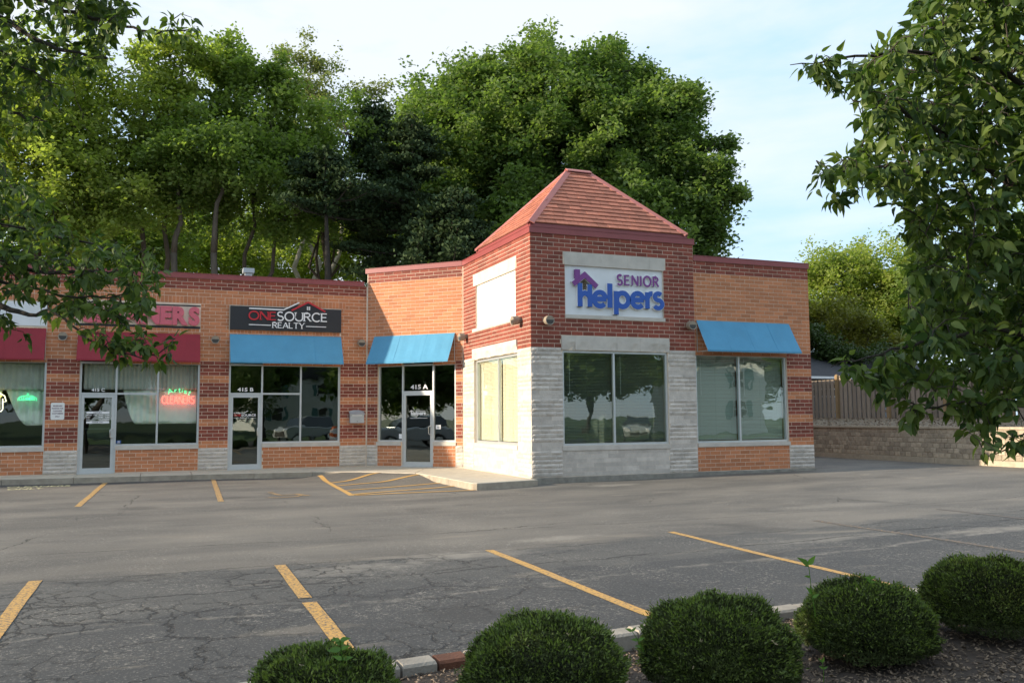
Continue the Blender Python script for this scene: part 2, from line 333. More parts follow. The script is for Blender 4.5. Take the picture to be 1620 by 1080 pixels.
# kerb stones of the island
m_curb = mat('pale concrete kerb', (.33, .295, .245), .9, noise=.22, nscale=5, bump=.5, bscale=60)
m_rust = mat('rust stained kerb', (.14, .055, .03), .9, noise=.3, nscale=6, bump=.6, bscale=50)
kerb = empty('island_kerb', (-4, -20.9, -.17), kind='structure')
x = -13.5; k = 0
cuts = [-13.4, -11.6, -9.8, -8.0, -6.3, -4.52, -4.36+.07, -4.08, -2.85, -1.35, .35, 2.1, 3.9, 5.7]
for a, b in zip(cuts[:-1], cuts[1:]):
    if b-a < .2 or (a > -4.4 and b < -4.2): rust = True
    rust = abs(a+4.29) < .02
    a_, b_ = a+.008, b-.008; mb = MB(); ya, yb = curb_y(a_), curb_y(b_); h = .0 if rust else .012*random.random()
    t0 = -.045+h
    for (w_, zz0, zz1) in ((.085, -.45, t0-.015),):
        mb.hexa([(a_, ya-w_, zz0), (b_, yb-w_, zz0), (b_, yb+w_, zz0), (a_, ya+w_, zz0), (a_, ya-w_, zz1), (b_, yb-w_, zz1), (b_, yb+w_, zz1), (a_, ya+w_, zz1)])
        mb.hexa([(a_, ya-w_, zz1), (b_, yb-w_, zz1), (b_, yb+w_, zz1), (a_, ya+w_, zz1), (a_+.006, ya-w_+.016, t0), (b_-.006, yb-w_+.016, t0), (b_-.006, yb+w_-.016, t0), (a_+.006, ya+w_-.016, t0)])
    o = ch(mb, 'kerb_stone', kerb, m_rust if rust else m_curb)
    if rust: o['label'] = 'short rust brown kerb piece'

# painted lines, following the asphalt
def paint_mat():
    m = bpy.data.materials.new('worn yellow paint'); m.use_nodes = True; t = m.node_tree; n = t.nodes; l = t.links
    b = n['Principled BSDF']; b.inputs['Roughness'].default_value = .75
    geo = n.new('ShaderNodeNewGeometry'); q = n.new('ShaderNodeTexNoise'); q.inputs['Scale'].default_value = 30; q.inputs['Detail'].default_value = 6; q.inputs['Roughness'].default_value = .75; l.new(geo.outputs['Position'], q.inputs['Vector'])
    oi = n.new('ShaderNodeObjectInfo'); sep = n.new('ShaderNodeSeparateColor'); l.new(oi.outputs['Color'], sep.inputs[0])
    r = n.new('ShaderNodeMapRange'); l.new(q.outputs[0], r.inputs[0]); l.new(sep.outputs[0], r.inputs[1])
    ad = n.new('ShaderNodeMath'); ad.operation = 'ADD'; ad.inputs[1].default_value = .08; l.new(sep.outputs[0], ad.inputs[0]); l.new(ad.outputs[0], r.inputs[2])
    q2 = n.new('ShaderNodeTexNoise'); q2.inputs['Scale'].default_value = 3; l.new(geo.outputs['Position'], q2.inputs['Vector'])
    mm = n.new('ShaderNodeMix'); mm.data_type = 'RGBA'; mm.inputs[6].default_value = (.62, .34, .07, 1); mm.inputs[7].default_value = (.50, .31, .12, 1); l.new(q2.outputs[0], mm.inputs[0])
    m2 = n.new('ShaderNodeMix'); m2.data_type = 'RGBA'; m2.inputs[6].default_value = (.115, .10, .085, 1); l.new(r.outputs[0], m2.inputs[0]); l.new(mm.outputs[2], m2.inputs[7]); l.new(m2.outputs[2], b.inputs['Base Color'])
    return m
m_paint = paint_mat()
def strip_line(x0, y0, x1, y1, wd, wear=.40, name='parking_line', lift=.004, label=None):
    L_ = math.hypot(x1-x0, y1-y0); n_ = max(2, int(L_/.25)); ux, uy = (x1-x0)/L_, (y1-y0)/L_; mb = MB(); V = []
    for i in range(n_+1):
        t = i/n_; x = x0+(x1-x0)*t; y = y0+(y1-y0)*t
        for sgn in (-1, 1):
            j = wd/2*(1+random.uniform(-.05, .05)); xx, yy = x-uy*sgn*j, y+ux*sgn*j; V.append((xx, yy, gzs(xx, yy)+lift))
    mb.add(V, [(2*i+1, 2*i, 2*i+2, 2*i+3) for i in range(n_)])
    o = mb.build(name, m_paint, lot); o.color = (wear, 0, 0, 1)
    if label: o['label'] = label
    return o
XS = np.linspace(-60, 15.12, 300)
def gzs(x, y):
    # height of the built lot mesh (bilinear) so that the paint sits just above it
    i = int((x+60)/(75.12)*299); i = max(0, min(298, i)); xa, xb = XS[i], XS[i+1]; tx = (x-xa)/(xb-xa); r = []
    for X_ in (xa, xb):
        a = curb_y(max(-14, min(X_, 8))); v = (y-a)/(6.0-a)*109; j = max(0, min(108, int(v))); ty = v-j
        r.append(gz(X_, a+(6-a)*j/109)*(1-ty)+gz(X_, a+(6-a)*(j+1)/109)*ty)
    return r[0]*(1-tx)+r[1]*tx
strip_line(-6.93, -16.25, -6.93, -20.9, .12, .42); strip_line(-4.60, -16.36, -4.62, -18.22, .115, .43); strip_line(-4.62, -18.42, -4.64, -20.4, .12, .42, label='isolated stretch of yellow stall line past a bare gap')
strip_line(-2.17, -16.25, -2.23, -20.5, .105, .40); strip_line(.62, -15.8, .40, -20.35, .10, .40); strip_line(3.2, -15.65, 3.17, -20.0, .10, .56, label='faded stall line at the right'); strip_line(5.8, -15.5, 5.8, -19.9, .10, .6)
strip_line(-9.3, -16.3, -9.3, -20.9, .13, .42); strip_line(-7.01, -1.50, -7.15, -8.15, .11, .42); strip_line(-4.43, -1.65, -4.67, -8.3, .11, .45); strip_line(-9.6, -1.4, -9.8, -8.1, .11, .42)
strip_line(-1.76, -2.15, -2.12, -8.15, .12, .33, label='yellow border line of the hatched bay')
for a, b, c_, d in ((-1.84, -4.4, .0, -2.75), (-1.86, -5.35, .50, -4.1), (-1.97, -6.86, .55, -5.65), (-2.08, -7.95, .56, -6.7), (-2.05, -8.12, .60, -7.98)):
    strip_line(a, b, c_, d, .125, .30, name='hatch_line', lift=.008)
# ------------------------------------------------------------------ stroke lettering
def arc(cx, cy, rx, ry, a0, a1, n_=14): return [(cx+rx*math.cos(math.radians(a0+(a1-a0)*i/n_)), cy+ry*math.sin(math.radians(a0+(a1-a0)*i/n_))) for i in range(n_+1)]
# (width, [(thickness factor, polyline), ...]) cap height 1
def glyph(c):
    G = {
     'O': (.86, [(1, arc(.43, .5, .43, .5, 90, 450, 26))]),
     'C': (.76, [(1, arc(.43, .5, .43, .5, 45, 315, 20))]),
     'S': (.56, [(1, arc(.28, .745, .25, .255, 35, 270, 14)+arc(.28, .245, .28, .255, 90, -145, 14)[1:])]),
     'E': (.54, [(1, [(0, 0), (0, 1)]), (.8, [(0, .96), (.52, .96)]), (.8, [(0, .52), (.46, .52)]), (.8, [(0, .04), (.54, .04)])]),
     'N': (.70, [(.8, [(0, 0), (0, 1)]), (1.1, [(0, 1), (.7, 0)]), (.8, [(.7, 0), (.7, 1)])]),
     'U': (.70, [(1, [(0, 1), (0, .36)]+arc(.35, .36, .35, .36, 180, 360, 12)+[(.7, .36), (.7, 1)])]),
     'R': (.62, [(1, [(0, 0), (0, 1)]), (.85, [(0, .96), (.28, .96)]+arc(.28, .74, .27, .22, 90, -90, 10)+[(0, .52)]), (1, [(.26, .52), (.62, 0)])]),
     'A': (.76, [(.75, [(0, 0), (.38, 1)]), (1.1, [(.38, 1), (.76, 0)]), (.7, [(.15, .34), (.61, .34)])]),
     'L': (.50, [(1, [(0, 0), (0, 1)]), (.85, [(0, .04), (.5, .04)])]),
     'T': (.68, [(.85, [(0, .96), (.68, .96)]), (1, [(.34, 0), (.34, 1)])]),
     'Y': (.72, [(1, [(0, 1), (.36, .48)]), (.75, [(.72, 1), (.36, .48)]), (1, [(.36, 0), (.36, .5)])]),
     'I': (.06, [(1, [(.03, 0), (.03, 1)])]),
     'e': (.62, [(1, [(.04, .33), (.60, .33)]), (1, arc(.31, .31, .28, .29, 4, 318, 22))]),
     'l': (.10, [(1, [(.05, 0), (.05, 1)])]),
     'p': (.64, [(1, [(.06, -.36), (.06, .62)]), (1, arc(.35, .31, .28, .29, 0, 360, 22))]),
     'r': (.34, [(1, [(.06, 0), (.06, .62)]), (1, arc(.34, .30, .27, .28, 178, 88, 8))]),
     's': (.42, [(1, arc(.21, .45, .17, .15, 35, 270, 12)+arc(.21, .155, .19, .145, 90, -145, 12)[1:])]),
     't': (.34, [(1, [(.16, .9), (.16, .15)]+arc(.28, .15, .12, .13, 180, 300, 6)), (1, [(0, .62), (.34, .62)])]),
     'i': (.08, [(1, [(.04, 0), (.04, .62)]), (1, [(.04, .80), (.04, .9)])]),
     'a': (.60, [(1, arc(.29, .3, .27, .28, 0, 360, 18)), (1, [(.56, 0), (.56, .6)])]),
     'h': (.56, [(1, [(.05, 0), (.05, 1)]), (1, arc(.29, .36, .22, .24, 180, 0, 10)+[(.51, 0)])]),
    }
    return G[c]
SERIF = {'N': [(0, 0), (0, 1), (.7, 1)], 'E': [(0, 0), (0, 1)], 'U': [(0, 1), (.7, 1)], 'R': [(0, 0), (0, 1), (.64, 0)], 'A': [(0, 0), (.76, 0)], 'L': [(0, 0), (0, 1)], 'T': [(.34, 0)], 'Y': [(0, 1), (.72, 1), (.36, 0)]}
def ribbon(mb, pl, wd, P, o0, o1, m=None, closed=False):
    """polyline in letter plane -> prism; P(a,out,z) maps"""
    n_ = len(pl); closed = math.hypot(pl[0][0]-pl[-1][0], pl[0][1]-pl[-1][1]) < 1e-4
    V = []
    for i, (x, y) in enumerate(pl):
        a = pl[i-1] if i > 0 else (pl[-2] if closed else pl[0]); b = pl[i+1] if i < n_-1 else (pl[1] if closed else pl[-1])
        d1 = (x-a[0], y-a[1]); d2 = (b[0]-x, b[1]-y)
        if i == 0 and not closed: d1 = d2
        if i == n_-1 and not closed: d2 = d1
        l1 = math.hypot(*d1) or 1; l2 = math.hypot(*d2) or 1
        n1 = (-d1[1]/l1, d1[0]/l1); n2 = (-d2[1]/l2, d2[0]/l2); nx, ny = n1[0]+n2[0], n1[1]+n2[1]; q = nx*nx+ny*ny
        k_ = 2/q if q > .3 else 1; h = wd/2
        V += [P(x+nx*h*k_, o1, y+ny*h*k_), P(x-nx*h*k_, o1, y-ny*h*k_), P(x+nx*h*k_, o0, y+ny*h*k_), P(x-nx*h*k_, o0, y-ny*h*k_)]
    Fs = []
    for i in range(n_-1):
        a, b = 4*i, 4*i+4
        Fs += [(a, b, b+1, a+1), (a, a+2, b+2, b), (a+1, b+1, b+3, a+3)]
    if not closed: e = 4*(n_-1); Fs += [(0, 1, 3, 2), (e, e+2, e+3, e+1)]
    mb.add(V, Fs, m)
def stroke_text(text, wf, a0, z0, h, total, out0, out1, thick, m, parent, serif=False, back=None, name='letter', gap=.17, onemesh=False):
    gs = [glyph(c) if c != ' ' else (.35, []) for c in text]
    tw = sum(g[0] for g in gs)+gap*(len(gs)-1); k_ = total/(tw*h) ; x = a0; big = MB(); obs_ = []
    for c, (gw, st) in zip(text, gs):
        mb = big if onemesh else MB()
        P = lambda u, o, v: wf.p(x+u, o, z0+v)
        for i, (tf, pl) in enumerate(st):
            q = [(u*h*k_, v*h) for u, v in pl]
            ribbon(mb, q, thick*h*tf, P, out0, out1+.0006*i, m if back is None else m)
            if back: ribbon(mb, [(u*1.0, v) for u, v in q], thick*h*tf+.022, P, out0-.002-.0004*i, out1-.014+.0005*i, back)
        if serif and c in SERIF:
            for (u, v) in SERIF[c]:
                hw = thick*h*.95
                ribbon(mb, [(u*h*k_-hw, (v if v > 0 else 0)*h+(-.02*h if v > 0 else .02*h)), (u*h*k_+hw, (v*h)+(-.02*h if v > 0 else .02*h))], thick*h*.42, P, out0, out1+.004, m)
        if st and not onemesh: obs_.append(ch(mb, name, parent, m if not mb.mats else None))
        x += (gw+gap)*h*k_
    if onemesh: obs_.append(ch(big, name, parent))
    return obs_
def font_mesh(text, size, bold=0., extr=.002, align='LEFT'):
    cu = bpy.data.curves.new('t', 'FONT'); cu.body = text; cu.size = size; cu.extrude = extr; cu.offset = bold; cu.align_x = align; cu.resolution_u = 4
    o = bpy.data.objects.new('t', cu); COL.objects.link(o); bpy.context.view_layer.update()
    me = bpy.data.meshes.new_from_object(o.evaluated_get(bpy.context.evaluated_depsgraph_get()))
    bpy.data.objects.remove(o); bpy.data.curves.remove(cu); return me
def font_text(text, wf, a0, z0, height, width, out, m, parent, name='lettering', bold=0., depth=.003, per_letter=False):
    """bundled font, fitted to a box"""
    res = []
    if per_letter:
        items = []; x = 0
        for c in text:
            me = font_mesh(c, 1, bold, .5); xs = [v.co.x for v in me.vertices]; mn, mxx = min(xs), max(xs)
            items.append((me, x-mn)); x += (mxx-mn)+.02
        tot = x-.02
    else:
        me = font_mesh(text, 1, bold, .5); xs = [v.co.x for v in me.vertices]; items = [(me, -min(xs))]; tot = max(xs)-min(xs)
    ys = [v.co.y for me, _ in items for v in me.vertices]; y0, y1 = min(ys), max(ys); off = Vector((0, 0, 0)); p = parent
    while p is not None: off += Vector(p.location); p = p.parent
    for me, dx in items:
        for v in me.vertices:
            q = wf.p(a0+(v.co.x+dx)/tot*width, out+(v.co.z+.5)*depth, z0+(v.co.y-y0)/(y1-y0)*height); v.co = Vector(q)-off
        me.materials.clear(); me.materials.append(m); me.update(); o = bpy.data.objects.new(name, me); COL.objects.link(o); o.parent = parent; res.append(o)
    return res

# ------------------------------------------------------------------ building
bld = empty('commercial_building', (0, 0, 0), 'orange and red brick shop row ending in a limestone corner tower with hipped roof', 'building')
ROCKROWS = {0, 1, 2, 3, 4, 5, 8, 9, 10, 11, 14, 15, 16, 17, 20, 21, 22, 23, 26, 27, 28, 29}
def stripe(r):  # colour of an ordinary pier row
    if r < 6: return 'rock'
    if r < 30: return 'dark' if r in ROCKROWS else 'tan'
    return 'tan'
pieces = []   # every brick and stone: (wf, a0, a1, row, kind, rows_high)
def lay(wf, a0, a1, nrows, holes, kindf, phase=0.0):
    for r in range(nrows):
        zc = (r+.5)*C; iv = [(a0, a1)]
        for (h0, h1, z0, z1) in holes:
            if z0 < zc < z1:
                nv = []
                for (p, q) in iv:
                    if h1 <= p or h0 >= q: nv.append((p, q)); continue
                    if h0 > p+.02: nv.append((p, h0))
                    if h1 < q-.02: nv.append((h1, q))
                iv = nv
        for (p, q) in iv:
            # split at kind changes
            cuts = [p]; 
            for (s0, s1, kk) in kindf(r):
                for e in (s0, s1):
                    if p+.03 < e < q-.03: cuts.append(e)
            cuts.append(q); cuts = sorted(set(cuts))
            for u, v in zip(cuts[:-1], cuts[1:]):
                mid = (u+v)/2; kk = [k_ for (s0, s1, k_) in kindf(r) if s0 <= mid < s1]; kk = kk[0] if kk else 'tan'
                ph = (phase+(BL/2 if r % 2 else 0))
                if kk in ('rock', 'smooth'): ph = phase + ((r*7) % 5)*.061
                bl = BL if kk not in ('rock', 'smooth') else BL*1.5
                j = math.floor((u-ph)/bl)*bl+ph; 
                while j < v-.001:
                    s0, s1 = max(j, u), min(j+bl, v)
                    if s1-s0 > .035: pieces.append((wf, s0, s1, r, kk))
                    j += bl
def core(wf, a0, a1, z1, holes, z0=-.35, depth=.22, out=-.0035):
    """mortar-faced wall slab behind the bricks, with real openings"""
    as_ = sorted(set([a0, a1]+[min(max(h[0], a0), a1) for h in holes]+[min(max(h[1], a0), a1) for h in holes])); zs = sorted(set([z0, z1]+[h[2] for h in holes]+[h[3] for h in holes])); mb = MB()
    for u, v in zip(as_[:-1], as_[1:]):
        run = None
        for p, q in zip(zs[:-1], zs[1:]):
            solid = not any(h[0] < (u+v)/2 < h[1] and h[2] < (p+q)/2 < h[3] for h in holes)
            if solid and v-u > 1e-4: wf.box(mb, u, v, out-depth, out, p, q)
    return ch(mb, 'wall', bld, m_mortar)
# -- strip
D0 = -12.4
holesS = [(-3.965, -.80, 7*C, 30*C-.07), (-3.965, -3.03, 0, 30*C), (-7.79, -4.75, 7*C, 30*C-.07), (-7.79, -6.86, 0, 30*C), (D0, -8.585, 7*C, 30*C-.07),
          (-3.99, -.79, 39*C, 46*C), (-7.95, -4.765, 39*C, 46*C), (-12.4, -8.61, 38*C, 45*C)]
SOLD = []   # soldier courses
def kS(r):
    if r >= 50: return [(-40, 1, 'dark')]
    if r >= 30: return [(-40, 1, 'tan')]
    base = stripe(r); z = []
    for (a, b) in ((-40, -12.4), (-8.585, -7.79), (-4.75, -3.965), (-.80, .4)): z.append((a, b, base))
    for (a, b) in ((-12.4, -8.585), (-7.79, -4.75), (-3.965, -.80)): z.append((a, b, 'tan'))
    return z
for (a, b, zb) in ((-4.12, -.66, 46*C), (-8.08, -4.63, 46*C), (-12.5, -8.48, 45*C)):
    SOLD.append((a, b, zb)); holesS.append((a, b, zb, zb+2*C))
for (a, b, zt) in ((-3.99, -.79, 39*C), (-7.95, -4.765, 39*C), (-12.4, -8.61, 38*C)): holesS.append((a, b, zt-.10, zt))
lay(WS, -15.6, -.02, 53, holesS, kS, phase=.05)
core(WS, -34, 0, 5.385, [h for h in holesS if h[3] < 3.2])
# -- angled bay
holesA = [(.385, 2.985, 7*C, 30*C-.08), (1.20, 2.25, 0, 30*C)]
def kA(r):
    if r >= 54: return [(-1, 9, 'dark')]
    if r >= 30: return [(-1, 9, 'tan')]
    return [(-1, .385, stripe(r)), (.385, 2.985, 'tan'), (2.985, 9, stripe(r))]
lay(WA, .02, LA-.01, 57, holesA, kA, phase=-.02); core(WA, 0, LA, 5.79, holesA)
# -- tower left
holesT = [(.93, 4.10, 0.716, 2.985), (.86, 4.10, 2.985, 3.30), (.85, 4.09, .61, .716), (1.10, 4.0, 3.86, 5.05), (.87, 4.07, 5.05, 5.38), (.84, 4.02, 3.76, 3.86)]
def kTow(width, w0, w1):
    def f(r):
        if r >= 30: return [(-1, 9, 'dark')]
        return [(-1, w0, 'rock' if r in ROCKROWS else 'smooth'), (w0, w1, 'smooth'), (w1, 9, 'rock' if r in ROCKROWS else 'smooth')]
    return f
lay(WT, .02, LT, 57, holesT, kTow(LT, .90, 4.10), phase=.1); core(WT, .0, LT-.01, 5.79, [holesT[0], holesT[3]])
# -- tower front
holesF = [(.82, 3.745, 0.716, 2.99), (.79, 3.785, 2.99, 3.34), (.79, 3.76, .60, .716), (.91, 3.66, 3.86, 5.06), (.86, 3.73, 5.06, 5.385), (.90, 3.69, 3.76, 3.86)]
lay(WFt, .0, 4.565, 57, holesF, kTow(4.572, .80, 3.74), phase=0); core(WFt, .01, 4.565, 5.79, [holesF[0], holesF[3]])
# -- right wing
holesR = [(.03, 2.90, 7*C, 2.985)]
def kR(r):
    if r >= 50: return [(-1, 9, 'dark')]
    if r >= 30: return [(-1, 9, 'tan')]
    return [(-1, 2.90, 'tan'), (2.90, 9, stripe(r))]
lay(WR, .015, 3.717, 53, holesR, kR, phase=.1); core(WR, .0, 3.71, 5.385, holesR)
PM = {'dark': m_dark, 'tan': m_tan, 'rock': m_stone, 'smooth': m_stone}
def piece_mesh(mb, wf, a0, a1, r, kk, at0=None):
    j = .0056; z0, z1 = r*C+j, (r+1)*C-j; m = PM[kk]
    if kk == 'smooth': j = .0022; z0, z1 = r*C+j, (r+1)*C-j
    if kk == 'rock': z0, z1 = r*C+.003, (r+1)*C-.003; j = .002
    u0, u1 = a0+j, a1-j
    if kk != 'rock': wf.box(mb, u0, u1, -.03, random.uniform(-.0012, .0012), z0, z1, m); return
    nu = max(3, int((u1-u0)/.055)); V = []; Fs = []
    ridge = random.uniform(.5, .8)
    for i in range(nu+1):
        u = u0+(u1-u0)*i/nu; e = (i == 0 or i == nu)
        hh = random.uniform(.012, .030)*(.35 if e else 1)
        V += [wf.p(u, -.03, z0), wf.p(u, .001, z0), wf.p(u, hh*.75, z0+(z1-z0)*random.uniform(.25, .4)), wf.p(u, hh, z0+(z1-z0)*(ridge+random.uniform(-.1, .1))), wf.p(u, .001, z1), wf.p(u, -.03, z1)]
    for i in range(nu):
        for q in range(5): a = 6*i+q; b = a+6; Fs.append((a, b, b+1, a+1))
    Fs += [(0, 1, 2, 3, 4, 5), tuple(6*nu+q for q in (5, 4, 3, 2, 1, 0))]
    mb.add(V, Fs, m)
def proj_area(wf, a0, a1, r):
    p = np.array(wf.p((a0+a1)/2, 0, (r+.5)*C))-CAM; dep = p@CF; x = p@CR/dep; nrm = np.array([wf.n[0], wf.n[1], 0]); cosv = -(p@nrm)/np.linalg.norm(p)
    vis = abs(x) < .60
    if wf is WT and .93 < a0 < 4.1: pass
    return (a1-a0)*C*cosv/dep**2*(1 if vis else 0)
for kinds, nm in ((('dark', 'tan'), 'brick'), (('rock', 'smooth'), 'stone_block')):
    P_ = [p for p in pieces if p[4] in kinds]; P_.sort(key=lambda p: -proj_area(*p[:4])); rest = MB(); cache = {}
    for i, (wf, a0, a1, r, kk) in enumerate(P_):
        if i < 300:
            key = (id(wf), round(a1-a0, 3), kk)
            if kk != 'rock' and key in cache:
                src, sa, sr = cache[key]; o = bpy.data.objects.new(nm, src); COL.objects.link(o)
                q0 = Vector(wf.p(sa, 0, sr*C)); q1 = Vector(wf.p(a0, 0, r*C)); o.location = q1-q0; o.parent = bld
            else:
                mb = MB(); piece_mesh(mb, wf, a0, a1, r, kk); o = ch(mb, nm, bld); cache[key] = (o.data, a0, r)
        else: piece_mesh(rest, wf, a0, a1, r, kk)
    if len(rest.v): ch(rest, nm, bld, kind='stuff')
# soldier courses over and under the shop signs
mb = MB()
for (a, b, zb) in SOLD:
    u = a+.01
    while u < b-.05: WS.box(mb, u+.004, min(u+.098, b), -.03, random.uniform(-.001, .001), zb+.004, zb+.196, m_tan); u += C
for (a, b, zt) in ((-3.99, -.79, 39*C), (-7.95, -4.765, 39*C), (-12.4, -8.61, 38*C)):
    u = a+.01
    while u < b-.05: WS.box(mb, u+.004, min(u+.098, b), -.03, random.uniform(-.001, .001), zt-.096, zt-.004, m_tan); u += C
ch(mb, 'soldier_course', bld, kind='stuff')
# trim: lintels, sills, foundation
def trim(name, wf, a0, a1, o0, o1, z0, z1, m=m_stonetrim, taper=0, label=None):
    mb = MB(); c = [wf.p(a0+taper, o1, z0), wf.p(a1-taper, o1, z0), wf.p(a1-taper, o0, z0), wf.p(a0+taper, o0, z0), wf.p(a0, o1, z1), wf.p(a1, o1, z1), wf.p(a1, o0, z1), wf.p(a0, o0, z1)]
    mb.hexa(c, m); return ch(mb, name, bld, label=label)
def split_trim(name, wf, a0, a1, n_, *a, **k):
    for i in range(n_):
        u, v = a0+(a1-a0)*i/n_, a0+(a1-a0)*(i+1)/n_; trim(name, wf, u+.0015, v-.0015, *a, **k)
for wf, a0, a1, z0, z1 in ((WFt, .86, 3.73, 5.062, 5.383), (WT, .87, 4.07, 5.052, 5.378)):
    d = .045; e = [a0, a0+(a1-a0)*.14, a0+(a1-a0)*.36, a0+(a1-a0)*.62, a1-(a1-a0)*.16, a1]
    for i in range(5):
        u, v = e[i]+.0015, e[i+1]-.0015; tl = d if i == 0 else 0; tr = d if i == 4 else 0; mb = MB()
        mb.hexa([wf.p(u+tl, .006, z0), wf.p(v-tr, .006, z0), wf.p(v-tr, -.12, z0), wf.p(u+tl, -.12, z0), wf.p(u, .006, z1), wf.p(v, .006, z1), wf.p(v, -.12, z1), wf.p(u, -.12, z1)], m_stonetrim); ch(mb, 'lintel_stone', bld)
split_trim('sign_sill', WFt, .90, 3.69, 2, -.12, .02, 3.768, 3.856); split_trim('sign_sill', WT, .84, 4.02, 2, -.12, .02, 3.768, 3.856)
def rough_lintel(wf, a0, a1, z0, z1):
    e = [a0, a0+(a1-a0)*.12, a0+(a1-a0)*.5, a0+(a1-a0)*.72, a0+(a1-a0)*.9, a1]; rr = random.Random(5)
    for i in range(5):
        u0, u1 = e[i]+.0015, e[i+1]-.0015; nu = max(4, int((u1-u0)/.05)); nv = 5; V = []; Fs = []
        cx = [(rr.uniform(u0, u1), rr.uniform(.1, .22), rr.uniform(.015, .03)) for _ in range(2)]
        for p in range(nu+1):
            for q in range(nv+1):
                u = u0+(u1-u0)*p/nu; v = z0+(z1-z0)*q/nv; o = .034
                for (c0, w_, h_) in cx:
                    d2 = ((u-c0)/w_)**2+((v-z0)/(.17))**2
                    if d2 < 1: o -= h_*(1-d2)**.5*(.6+.4*rr.random())
                V.append(wf.p(u, o, v))
        for p in range(nu):
            for q in range(nv): a = p*(nv+1)+q; Fs.append((a, a+nv+1, a+nv+2, a+1))
        b0 = len(V); V += [wf.p(u0, -.12, z0), wf.p(u1, -.12, z0), wf.p(u1, -.12, z1), wf.p(u0, -.12, z1)]
        Fs += [tuple([b0, b0+1]+[p*(nv+1) for p in range(nu, -1, -1)]), tuple([b0+3]+[p*(nv+1)+nv for p in range(nu+1)]+[b0+2]), tuple([b0]+[q for q in range(nv+1)]+[b0+3]), tuple([b0+1, b0+2]+[nu*(nv+1)+q for q in range(nv, -1, -1)])]
        mb = MB(); mb.add(V, Fs, m_stonetrim); ch(mb, 'lintel_stone', bld)
rough_lintel(WFt, .79, 3.785, 3.0, 3.338); rough_lintel(WT, .86, 4.10, 2.995, 3.298)
split_trim('window_sill', WFt, .79, 3.76, 2, -.14, .022, .604, .712); split_trim('window_sill', WT, .85, 4.09, 2, -.14, .022, .612, .712)
split_trim('window_sill', WR, .03, 2.93, 3, -.14, .025, .615, .708); 
trim('window_sill', WA, .34, 1.19, -.14, .025, .60, .705); trim('window_sill', WA, 2.26, 3.0, -.14, .025, .60, .705)
trim('window_sill', WS, -3.02, -.79, -.14, .025, .60, .705); trim('window_sill', WS, -6.85, -4.74, -.14, .025, .60, .705); trim('window_sill', WS, -12.4, -8.575, -.14, .025, .60, .705)
for wf, a0, a1 in ((WFt, -.03, 4.58), (WR, .01, 3.74)):
    mb = MB(); nn_ = 14; V = []
    for i in range(nn_+1):
        u = a0+(a1-a0)*i/nn_; zt = -.002+random.uniform(-.008, .004); V += [wf.p(u, .03+random.uniform(-.004, .004), -.5), wf.p(u, .03+random.uniform(-.004, .004), zt-.01), wf.p(u, -.02, zt)]
    mb.add(V, [(3*i, 3*i+3, 3*i+4, 3*i+1) for i in range(nn_)]+[(3*i+1, 3*i+4, 3*i+5, 3*i+2) for i in range(nn_)]+[(0, 1, 2)], m_fdn); ch(mb, 'foundation', bld)
# copings
def coping(wf, a0, a1, z0, z1, joints):
    e = [a0]+joints+[a1]
    for u, v in zip(e[:-1], e[1:]):
        mb = MB(); wf.box(mb, u+.001, v-.001, -.28, .028, z0, z1-.012, m_coping); wf.box(mb, u+.001, v-.001, -.30, .04, z1-.012, z1, m_coping); ch(mb, 'coping', bld)
coping(WS, -34, -.10, 5.387, 5.535, [-30, -26.5, -23.5, -20.4, -17.3, -14.3, -11.2, -8.1, -5.05, -2.0]); coping(WA, -.06, LA-.02, 5.792, 5.94, [])
coping(WT, -.015, LT+.028, 5.790, 5.939, [2.5]); coping(WFt, .002, 4.60, 5.791, 5.941, []); coping(WR, .02, 3.74, 5.387, 5.535, [])
# other walls, roof, floor
mb = MB()
mb.box(10.35, 10.574, -7.17, 12, -.5, 5.385, m_tan); mb.box(-34, 10.574, 12.002, 12.2, -.5, 5.385, m_tan); mb.box(-34.2, -34, 0, 12.2, -.5, 5.385, m_tan)
mb.box(FX1-.2, FX1-.01, FY+.24, -3.2, 5.1, 5.78, m_tan)
ch(mb, 'wall', bld)
mb = MB(); RZ0, RZ1 = 4.9, 5.0
poly = [(-34, .24), (.1, .24), (AX+.24, -1.95), (AX+.24, FY+.26), (10.34, FY+.30), (10.34, 12), (-34, 12)]
for z, up in ((RZ0, False), (RZ1, True)): mb.add([(x, y, z) for x, y in poly], [tuple(range(7)) if up else tuple(reversed(range(7)))], m_roofflat)
ch(mb, 'flat_roof', bld)
mb = MB(); mb.add([(x, y, .002) for x, y in poly], [tuple(range(7))], m_insidefloor); ch(mb, 'floor', bld)
mb = MB()  # partitions and rear walls of the shops, suspended ceilings
for (x0, x1, y0, y1) in ((-8.30, -8.22, .24, 7), (-4.40, -4.32, .24, 7), (.3, .38, .5, 7), (-14, 10.3, 7, 7.1), (6.75, 6.85, -6.9, 2)): mb.box(x0, x1, y0, y1, .005, 3.2, m_inside)
mb.add([(x, y, 3.2) for x, y in poly], [tuple(range(7))], m_inside)
ch(mb, 'partition', bld)
